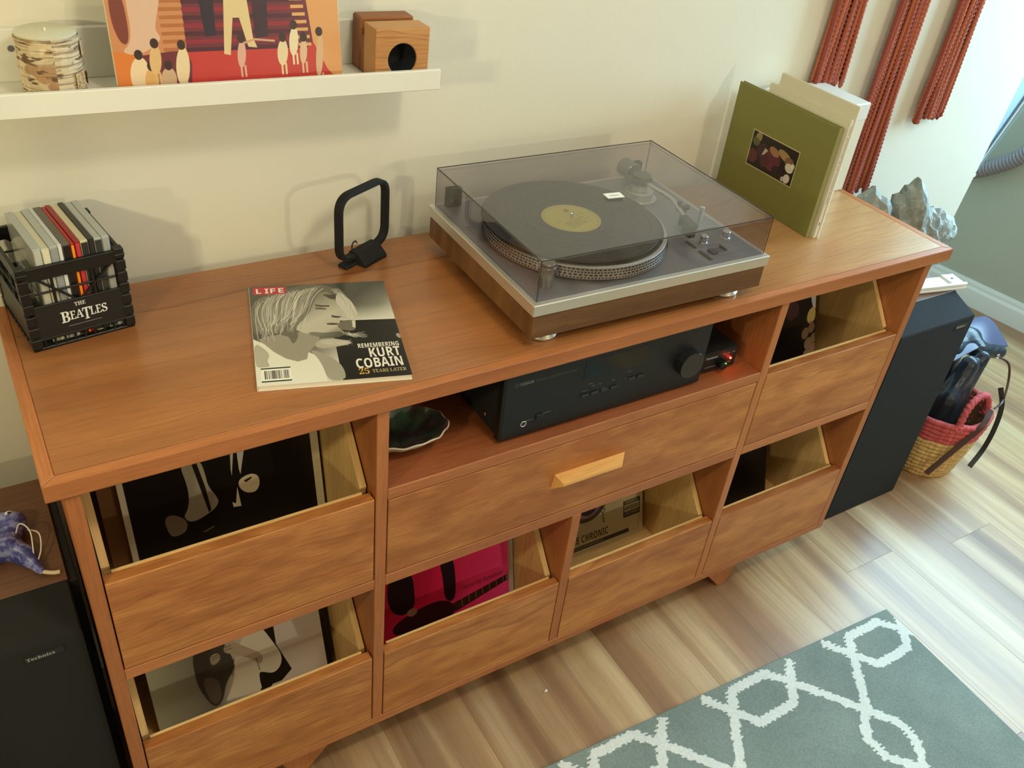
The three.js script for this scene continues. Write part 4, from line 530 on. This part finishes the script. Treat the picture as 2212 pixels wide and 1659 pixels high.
// ---------------------------------------------------------------- floor speakers
function speaker(xr, zf, label, logoX, seeLogo) {
  const W = 0.28, t = tag(group('floor_speaker', scene, [xr - W, 0, zf]), label, 'loudspeaker', 'black fronted floor speakers'), H = 0.626, hl = 0.597;
  mesh('speaker_cabinet', box(0, W + 0.012, 0.004, H - 0.006, -0.306, -0.0745, { b: 0.0015 }), M.blackMatte, t); mesh('top_panel', box(0, W, H - 0.006, H, -0.306, -0.074, { b: 0.001 }), M.veneer, t);
  const g = 0.004, gr = new ConvexGeometry([[0, 0.004, 0], [W, 0.004, 0], [0, hl - g, 0], [W, hl - g, 0], [0.002, hl, -0.002], [W - 0.002, hl, -0.002], [0.002, H, -0.0735], [W - 0.002, H, -0.0735], [0, 0.004, -0.0735], [W, 0.004, -0.0735], [W, H - g, -0.0735], [0, H - g, -0.0735]].map(V3));
  const T_cloth = tex(128, 128, (x, y) => { const v = 24 + 10 * Math.sin(x * 128 * 1.5) * Math.sin(y * 128 * 1.5) + 6 * rnd(); return [v, v * 1.02, v * 1.04]; });
  mesh('grille', uvBox(gr, 'x', [0, 0]), std({ map: size(T_cloth, 0.05, 0.05), roughness: 0.95 }), t);
  const lt = canvas(256, 64, (c) => { c.fillStyle = '#1c1d1e'; c.fillRect(0, 0, 256, 64); c.fillStyle = '#b4b4b0'; c.font = 'bold 42px serif'; c.fillText('Technics', 10, 46, 236); });
  mesh('logo_badge', merge([box(logoX - 0.025, logoX + 0.025, hl - 0.030, hl - 0.0175, -0.001, 0.0012, { b: 0.0003 })]), M.blackMatte, t); mesh('logo_print', new THREE.PlaneGeometry(0.049, 0.0118).translate(logoX, hl - 0.0238, 0.0015), std({ map: lt, roughness: 0.4 }), t);
  for (const [x, z] of [[0.03, -0.03], [W - 0.03, -0.03], [0.03, -0.27], [W - 0.03, -0.27]]) mesh('foot', cyl(x, 0, z, 0.012, 0.004), M.blackMatte, t); return t;
}
speaker(0.001, -0.043, 'black fronted speaker with brown top left of the cabinet', 0.2285);
speaker(2.077, -0.0925, 'black fronted speaker right of the cabinet carrying the rocks', 0.2385);

// ---------------------------------------------------------------- marching-cubes bodies
function blobMesh(bones, k, c, half, res = 40) {                     // bones: [ax, ay, az, ra, bx, by, bz, rb]
  const mc = new MarchingCubes(res, M.white, false, false, 60000); mc.isolation = 0; const f = mc.field;
  for (let z = 0; z < res; z++) for (let y = 0; y < res; y++) for (let x = 0; x < res; x++) {
    const P = [x, y, z].map((v, i) => c[i] + ((v - res / 2) / (res / 2)) * half[i]); let s = 0;
    for (const [ax, ay, az, ra, bx, by, bz, rb] of bones) { const d = [bx - ax, by - ay, bz - az], q = [P[0] - ax, P[1] - ay, P[2] - az], l2 = d[0] * d[0] + d[1] * d[1] + d[2] * d[2] || 1e-9, h = cl((q[0] * d[0] + q[1] * d[1] + q[2] * d[2]) / l2), r = Math.hypot(q[0] - d[0] * h, q[1] - d[1] * h, q[2] - d[2] * h) - mix(ra, rb, h); s += Math.exp(-r / k); }
    f[x + y * res + z * res * res] = s > 0 ? k * Math.log(s) : -1;
  }
  mc.update(); const n = mc.count, g = new THREE.BufferGeometry(), p = new Float32Array(mc.positionArray.subarray(0, n * 3)), nn = new Float32Array(mc.normalArray.subarray(0, n * 3));
  for (let i = 0; i < n; i++) for (let a = 0; a < 3; a++) p[i * 3 + a] = c[a] + p[i * 3 + a] * half[a];
  g.setAttribute('position', new THREE.BufferAttribute(p, 3)); g.setAttribute('normal', new THREE.BufferAttribute(nn, 3)); return g;
}
{ // purple toy on the left speaker
  const y = 0.626, t = tag(group('toy_creature', scene, [-0.05, y, -0.2]), 'mottled purple blue toy creature with a goggle eye and white cord', 'toy');
  const g = blobMesh([[-0.03, 0.016, -0.06, 0.016, 0.002, 0.020, -0.040, 0.0145], [0.002, 0.020, -0.040, 0.0145, -0.014, 0.014, 0.0, 0.015], [-0.014, 0.014, 0.0, 0.015, 0.006, 0.010, 0.022, 0.0125], [0.006, 0.010, 0.022, 0.0125, 0.0215, 0.008, 0.060, 0.0055], [-0.014, 0.014, 0.0, 0.015, -0.05, 0.012, 0.015, 0.014]], 0.004, [-0.015, 0.018, 0], [0.075, 0.045, 0.095], 44);
  const T_m = tex(256, 256, (x, y2) => lerp3([70, 74, 150], [150, 158, 214], ss(0.35, 0.7, fbm(x * 14, y2 * 14, 4)))); mesh('body', uvBox(g.toNonIndexed ? g : g, 'x', [0, 0]), std({ map: size(T_m, 0.1, 0.1), roughness: 0.35 }), t);
  mesh('eye', new THREE.SphereGeometry(0.0062, 20, 14).scale(1, 0.6, 1).translate(-0.001, 0.0335, -0.046), M.white, t); mesh('pupil', new THREE.SphereGeometry(0.003, 14, 10).scale(1, 0.6, 1).translate(0, 0.0362, -0.045), M.black, t);
  mesh('cord', merge([tube([[0.000, 0.022, -0.008], [0.010, 0.040, -0.012], [0.020, 0.038, 0.004], [0.0175, 0.016, 0.034]], 0.0011, 28, 6), tube([[0.018, 0.036, 0.000], [0.030, 0.030, 0.006], [0.028, 0.018, 0.028], [0.0205, 0.012, 0.044]], 0.0011, 28, 6)]), M.white, t); mesh('tail_tuft', tube([[0.022, 0.008, 0.062], [0.030, 0.006, 0.066], [0.038, 0.005, 0.069], [0.044, 0.005, 0.070]], 0.0030, 12, 8), std({ color: rgb(224, 206, 180), roughness: 0.9 }), t);
}
// ---------------------------------------------------------------- rocks and tray on the right speaker
{
  const T_rock = tex(512, 512, (x, y) => { const a = fbm(x * 7, y * 7, 4), b = fbm(x * 22 + 9, y * 22, 3), w = ss(0.55, 0.72, b); let c = lerp3([120, 126, 120], [160, 164, 158], a); c = lerp3(c, [192, 194, 188], w * 0.4); return c; });
  const rock = (lobes, base, seed2, flat = 0.012) => { const g0 = new THREE.IcosahedronGeometry(1, 9), p = g0.attributes.position, v = new THREE.Vector3(); for (let i = 0; i < p.count; i++) { v.fromBufferAttribute(p, i).normalize(); let r = base; for (const [x, y, z, a, k] of lobes) r += a * Math.pow(Math.max(0, v.x * x + v.y * y + v.z * z), k); const q = 7, n = vn(v.x * q + seed2 + v.z * 3, v.y * q + v.z * 4) - 0.5, n2 = fbm(v.x * 16 + seed2, v.y * 16 + v.z * 11, 3) - 0.5, fc = Math.abs(((v.x * 3.1 + v.y * 2.3 + v.z * 4.7 + seed2) * 1.7) % 1 - 0.5); r *= 1 + 0.26 * n + 0.10 * n2 + 0.10 * fc; v.multiplyScalar(r); p.setXYZ(i, v.x, v.y, v.z); } g0.computeVertexNormals(); const g = uvBox(toCreasedNormals(g0, 0.18), 'x', [seed2, 0]); g.computeBoundingBox(); g.translate(0, -g.boundingBox.min.y, 0); return g; };
  const m = std({ map: size(T_rock, 0.16, 0.16), bumpMap: size(T_rock.clone(), 0.16, 0.16), bumpScale: 0.004, roughness: 0.6 });
  const n3 = (x, y, z) => { const l = Math.hypot(x, y, z); return [x / l, y / l, z / l]; };
  const r1 = tag(mesh('rock', rock([[...n3(-0.42, 0.9, -0.1), 0.10, 12], [...n3(0.8, 0.15, 0.1), 0.05, 3], [...n3(-0.7, 0.1, -0.2), 0.045, 4], [...n3(0.2, -0.9, 0.2), 0.05, 3]], 0.060, 3.3), m), 'craggy grey quartz rock with a tall peak on the right speaker', 'rock'); r1.position.set(1.985, 0.626, -0.275);
  const r2 = tag(mesh('rock', rock([[...n3(0.1, 1, 0), 0.10, 5], [...n3(0, -1, 0), 0.06, 3]], 0.038, 9.1), m), 'smaller pale crystal rock behind the cabinet corner', 'rock'); r2.position.set(1.800, 0.626, -0.30);
  const tr = tag(group('plastic_tray', scene, [1.985, 0.626, -0.205], -0.20), 'white plastic tray under the rock on the right speaker', 'tray'); mesh('tray_base', box(-0.05, 0.130, 0, 0.010, -0.035, 0.022, { b: 0.003 }), M.white, tr); mesh('tray_rim', merge([box(-0.05, 0.130, 0.008, 0.020, 0.014, 0.022, { b: 0.003 }), box(0.09, 0.13, 0.008, 0.015, -0.035, 0.016, { b: 0.002 })]), M.white, tr); mesh('button', cyl(0.108, 0.0145, -0.012, 0.003, 0.003), M.grey, tr);
}
// ---------------------------------------------------------------- basket and handbag
{
  const t = tag(group('straw_basket', scene, [2.28, 0, -0.17]), 'straw basket with pink rim and loop handle on the floor', 'basket'), T_straw = tex(512, 128, (x, y) => { const a = fbm(x * 60, y * 3, 2), b = hash(Math.floor(x * 120), 3), c = lerp3([198, 158, 96], [226, 192, 132], a), v = 0.86 + 0.2 * b; return [c[0] * v, c[1] * v, c[2] * v]; }), T_pk = tex(512, 128, (x, y) => { const a = fbm(x * 50, y * 3, 2), c = lerp3([176, 66, 72], [216, 104, 104], a), v = 0.88 + 0.2 * hash(Math.floor(x * 100), 7); return [c[0] * v, c[1] * v, c[2] * v]; });
  const straw = std({ map: T_straw, roughness: 0.85 }), pink = std({ map: T_pk, roughness: 0.85 }), rows = 15, R = (q) => mix(0.094, 0.131, Math.pow(q, 0.8)), H = 0.222;
  mesh('basket_floor', cyl(0, 0.001, 0, 0.094, 0.008), straw, t); mesh('basket_lining', new THREE.CylinderGeometry(0.1235, 0.088, H - 0.01, 40, 1, true).translate(0, H / 2, 0), std({ color: rgb(120, 84, 52), roughness: 0.9, side: THREE.DoubleSide }), t);
  for (let k = 0; k < rows; k++) { const q = k / (rows - 1), r = R(q), cr = H / rows * 0.60, pts = []; for (let a = 0; a < 40; a++) { const th = (a / 40) * 2 * Math.PI, w = 0.0016 * Math.sin(a * 2.4 + k * 1.7); pts.push([(r + w) * Math.cos(th), cr + q * (H - 2 * cr) + 0.001 * Math.sin(a * 1.9 + k), (r + w) * Math.sin(th)]); } const g = tube(pts, cr, 120, 8, true); const uv = g.attributes.uv; for (let i = 0; i < uv.count; i++) uv.setX(i, uv.getX(i) * 3); mesh('straw_coil', g, k >= rows - 5 ? pink : straw, t); }
  const hp = []; for (let a = 0; a <= 12; a++) { const th = (a / 12) * Math.PI; hp.push([-0.075 + 0.075 - 0.075 * Math.cos(th), 0.205 + 0.085 * Math.sin(th), 0.112 - 0.02 * (a / 12) - 0.01 * Math.sin(th)]); }
  const hg = tube(hp, 0.0095, 90, 10); { const p = hg.attributes.position, u = hg.attributes.uv, n = hg.attributes.normal; for (let i = 0; i < p.count; i++) { const b = 0.0016 * Math.cos(u.getY(i) * 6.283 * 2 - u.getX(i) * 110); p.setXYZ(i, p.getX(i) + n.getX(i) * b, p.getY(i) + n.getY(i) * b, p.getZ(i) + n.getZ(i) * b); } hg.computeVertexNormals(); } mesh('handle', hg, pink, t);
  // handbag
  const b = tag(group('leather_handbag', scene, [2.30, 0.1, -0.18]), 'dark navy leather handbag slumped in the straw basket', 'handbag'), T_l = tex(256, 256, (x, y) => { const v = 120 + 100 * (fbm(x * 26, y * 26, 3) - 0.5); return [v, v, v]; }, false), lea = std({ color: rgb(30, 40, 52), roughness: 0.34, bumpMap: T_l, bumpScale: 0.002 }), pale = std({ color: rgb(72, 76, 104), roughness: 0.36 });
  const body = blobMesh([[-0.05, 0.03, 0.02, 0.05, -0.085, 0.17, 0.055, 0.020], [-0.05, 0.03, 0.02, 0.05, -0.02, 0.255, 0.035, 0.020], [-0.085, 0.17, 0.055, 0.018, -0.02, 0.255, 0.035, 0.018], [-0.03, 0.10, 0.03, 0.04, 0.035, 0.265, 0.035, 0.018],
    [0.02, 0.03, -0.05, 0.05, 0.02, 0.235, -0.055, 0.035], [-0.05, 0.235, -0.055, 0.025, 0.10, 0.25, -0.06, 0.032], [0.10, 0.25, -0.06, 0.032, 0.22, 0.225, -0.06, 0.030], [0.10, 0.24, -0.02, 0.026, 0.20, 0.215, -0.005, 0.020]], 0.008, [0.06, 0.14, 0.0], [0.25, 0.19, 0.14], 64);
  { const p = body.attributes.position, n = body.attributes.normal; for (let i = 0; i < p.count; i++) { const f = 0.012 * (fbm(p.getX(i) * 22 + p.getZ(i) * 11 + 5, p.getY(i) * 16, 3) - 0.5); p.setXYZ(i, p.getX(i) + n.getX(i) * f, p.getY(i) + n.getY(i) * f, p.getZ(i) + n.getZ(i) * f); } body.computeVertexNormals(); } mesh('bag_body', toCreasedNormals(uvBox(body, 'x', [0, 0]), 1.2), lea, b);
  const sheet = (f, nu, nv) => { const p = [], ix = []; for (let side = 0; side < 2; side++) for (let i = 0; i <= nu; i++) for (let j = 0; j <= nv; j++) { const [x, y, z] = f(i / nu, j / nv); p.push(x, y - side * 0.003, z); } const N = (nu + 1) * (nv + 1); for (let i = 0; i < nu; i++) for (let j = 0; j < nv; j++) { const a = i * (nv + 1) + j, c = a + nv + 1; ix.push(a, a + 1, c, a + 1, c + 1, c, N + a, N + c, N + a + 1, N + a + 1, N + c, N + c + 1); } const g = new THREE.BufferGeometry(); g.setAttribute('position', new THREE.Float32BufferAttribute(p, 3)); g.setIndex(ix); g.computeVertexNormals(); return g; };
  mesh('bag_flap', sheet((u, v) => [-0.09 + 0.33 * u, 0.262 + 0.020 * Math.sin(u * 3.1) - 0.03 * v * v + 0.008 * Math.sin(u * 8 + v * 3) + 0.012 * v * (1 - v), -0.115 + 0.10 * v + 0.01 * u], 18, 8), pale, b);
  const strap = (pts, w, nm, mat) => { const c = new THREE.CatmullRomCurve3(pts.map(V3)), n = 40, p = [], ix = []; for (let i = 0; i <= n; i++) { const q = c.getPoint(i / n), d = c.getTangent(i / n), s = new THREE.Vector3(0.75, 0.1, 0.65).cross(d).normalize(), r = s.clone().cross(d).normalize(); for (const [a, e] of [[-1, -1], [1, -1], [1, 1], [-1, 1]]) p.push(q.x + r.x * a * w + s.x * e * 0.0012, q.y + r.y * a * w + s.y * e * 0.0012, q.z + r.z * a * w + s.z * e * 0.0012); } for (let i = 0; i < n; i++) for (let a = 0; a < 4; a++) { const k = i * 4 + a, m2 = i * 4 + (a + 1) % 4; ix.push(k, m2, m2 + 4, k, m2 + 4, k + 4); } const g = new THREE.BufferGeometry(); g.setAttribute('position', new THREE.Float32BufferAttribute(p, 3)); g.setIndex(ix); g.computeVertexNormals(); mesh(nm, g, mat, b); };
  const brown = std({ color: rgb(74, 48, 42), roughness: 0.4 });
  strap([[0.0, 0.16, 0.135], [-0.035, 0.13, 0.150], [-0.075, 0.07, 0.140], [-0.105, 0.0, 0.122], [-0.13, -0.05, 0.11]], 0.008, 'shoulder_strap', brown);
  strap([[0.075, 0.19, 0.10], [0.10, 0.13, 0.115], [0.105, 0.05, 0.125], [0.09, -0.02, 0.13], [0.05, -0.07, 0.135]], 0.007, 'shoulder_strap', M.black);
  strap([[0.06, 0.275, 0.055], [0.105, 0.25, 0.075], [0.12, 0.20, 0.09], [0.09, 0.15, 0.115], [0.03, 0.15, 0.13]], 0.003, 'zip_edge', brown);
  mesh('strap_ring', new THREE.TorusGeometry(0.006, 0.0016, 8, 20).translate(0.055, 0.279, 0.062), M.chrome, b);
}
// ---------------------------------------------------------------- hose and plastic sheet beyond the wall end
{
  const pts = [[3.215, 0.492, -0.900], [3.2, 0.5118, -0.8568], [3.2, 0.54, -0.8148], [3.2, 0.5839, -0.7592], [3.2, 0.6255, -0.72], [3.2, 0.71, -0.66], [3.2, 0.82, -0.60]], g = tube(pts, 0.026, 220, 14), p = g.attributes.position, n = g.attributes.normal, u = g.attributes.uv;
  for (let i = 0; i < p.count; i++) { const b = 0.0026 * Math.sin(u.getX(i) * 6.283 * 34); p.setXYZ(i, p.getX(i) + n.getX(i) * b, p.getY(i) + n.getY(i) * b, p.getZ(i) + n.getZ(i) * b); } g.computeVertexNormals();
  tag(mesh('hose', g, std({ color: rgb(134, 126, 132), roughness: 0.5, side: THREE.DoubleSide })), 'grey ribbed hose hanging in front of the side wall', 'hose');
  const s = tag(group('plastic_sheet', scene, [0, 0, 0]), 'clear bluish plastic sheet gathered to a clip at the wall end', 'plastic sheet'), film = phy({ color: rgb(200, 222, 246), transmission: 0.55, thickness: 0, roughness: 0.5 });
  mesh('film', prism([[2.40, 1.30], [2.80, 1.30], [2.538, 0.7315], [2.515, 0.72]], 'z', -0.5115, -0.5095), film, s);
  const ln = (a, b, r, c) => mesh('hem', tube([[a[0], a[1], -0.508], [(a[0] + b[0]) / 2, (a[1] + b[1]) / 2, -0.5075], [b[0], b[1], -0.508]], r, 12, 6), std({ color: c, roughness: 0.3 }), s);
  ln([2.80, 1.26], [2.536, 0.7315], 0.0035, rgb(70, 90, 100)); ln([2.815, 1.25], [2.545, 0.729], 0.0022, rgb(214, 226, 230)); ln([2.83, 1.20], [2.551, 0.722], 0.0026, rgb(120, 140, 146)); ln([2.538, 0.728], [2.520, 0.55], 0.0028, rgb(96, 118, 122)); ln([2.551, 0.722], [2.5235, 0.55], 0.003, rgb(138, 160, 160));
  mesh('clip', box(2.530, 2.560, 0.722, 0.732, -0.512, -0.503, { b: 0.001 }), M.white, s);
}
// ---------------------------------------------------------------- rug and crumb
const PATTERN = [[[1.152, 0.244], [1.183, 0.202], [1.282, 0.203], [1.322, 0.246], [1.29, 0.29], [1.186, 0.291], [1.152, 0.244], [1.183, 0.202]], [[1.108, 0.186], [1.152, 0.244], [1.062, 0.366]], [[1.363, 0.201], [1.322, 0.246], [1.419, 0.373]],
  [[1.419, 0.373], [1.371, 0.427], [1.373, 0.477], [1.423, 0.535], [1.463, 0.482], [1.466, 0.434], [1.419, 0.373], [1.371, 0.427]], [[1.423, 0.535], [1.338, 0.655]], [[1.423, 0.535], [1.512, 0.655]]];
const PAT_SHIFT = []; for (let i = -6; i <= 1; i++) for (let j = 0; j < 3; j++) PAT_SHIFT.push([0.360 * i - 0.018 * j, 0.016 * i + 0.452 * j]);
{
  const W = 2.2, Dp = 1.4, rot = -0.0395, cx = 1.6963, cz = 0.2028;      // far right corner of the rug
  const S = 930, tx = canvas(2046, 1302, (g, w, h) => {
    g.fillStyle = '#7e8a84'; g.fillRect(0, 0, w, h);
    const P = (x, z) => { const dx = x - cx, dz = z - cz, c = Math.cos(rot), s = Math.sin(rot); const u = dx * c - dz * s, v = dx * s + dz * c; return [w + u * S, v * S]; };
    g.strokeStyle = '#d9dcd6'; g.lineWidth = 0.0215 * S; g.lineJoin = 'miter';
    const line = (p, k) => { g.beginPath(); p.forEach((q, i) => { const [a, b] = P(q[0] + k[0], q[1] + k[1]); i ? g.lineTo(a, b) : g.moveTo(a, b); }); g.stroke(); };
    for (const k of PAT_SHIFT) for (const p of PATTERN) line(p, k);
    const im = g.getImageData(0, 0, w, h), d = im.data, src = new Uint8ClampedArray(d); for (let y = 0; y < h; y++) for (let x = 0; x < w; x++) { const sx = Math.min(w - 1, Math.max(0, x + Math.round((hash(y >> 2, 77) - 0.5) * 9))), sy = Math.min(h - 1, Math.max(0, y + Math.round((hash(x >> 2, 78) - 0.5) * 5))); for (let k = 0; k < 3; k++) d[(y * w + x) * 4 + k] = src[(sy * w + sx) * 4 + k]; } for (let y = 0; y < h; y++) for (let x = 0; x < w; x++) { const i = (y * w + x) * 4, n = (hash(x >> 1, y >> 1) - 0.5) * 18 + (fbm(x / 90, y / 90, 3) - 0.5) * 22 + ((x >> 1) % 2) * 4; d[i] += n; d[i + 1] += n; d[i + 2] += n * 0.9; } g.putImageData(im, 0, 0);
  });
  const t = tag(group('rug', scene, [cx, 0, cz], -rot * -1), 'grey green woven rug with a white hexagon lattice', 'rug'); t.rotation.y = rot;
  mesh('rug_backing', box(-W, 0, 0.0005, 0.007, 0, Dp, { b: 0.002 }), std({ color: rgb(108, 122, 118), roughness: 0.95 }), t);
  mesh('rug_pile', new THREE.PlaneGeometry(W - 0.004, Dp - 0.004).rotateX(-Math.PI / 2).translate(-W / 2, 0.0078, Dp / 2), std({ map: tx, bumpMap: tx, bumpScale: 0.001, roughness: 0.95 }), t);
  const c = tag(mesh('paper_scrap', new ConvexGeometry([[0, 0, 0], [0.011, 0.001, -0.003], [0.009, 0.002, 0.004], [0.001, 0.003, 0.003], [0.005, 0.004, 0]].map(V3)), M.white), 'tiny white paper scrap lying on the floor boards', 'paper scrap'); c.position.set(0.812, 0.0002, 0.014);
}
renderer.render(scene, camera);
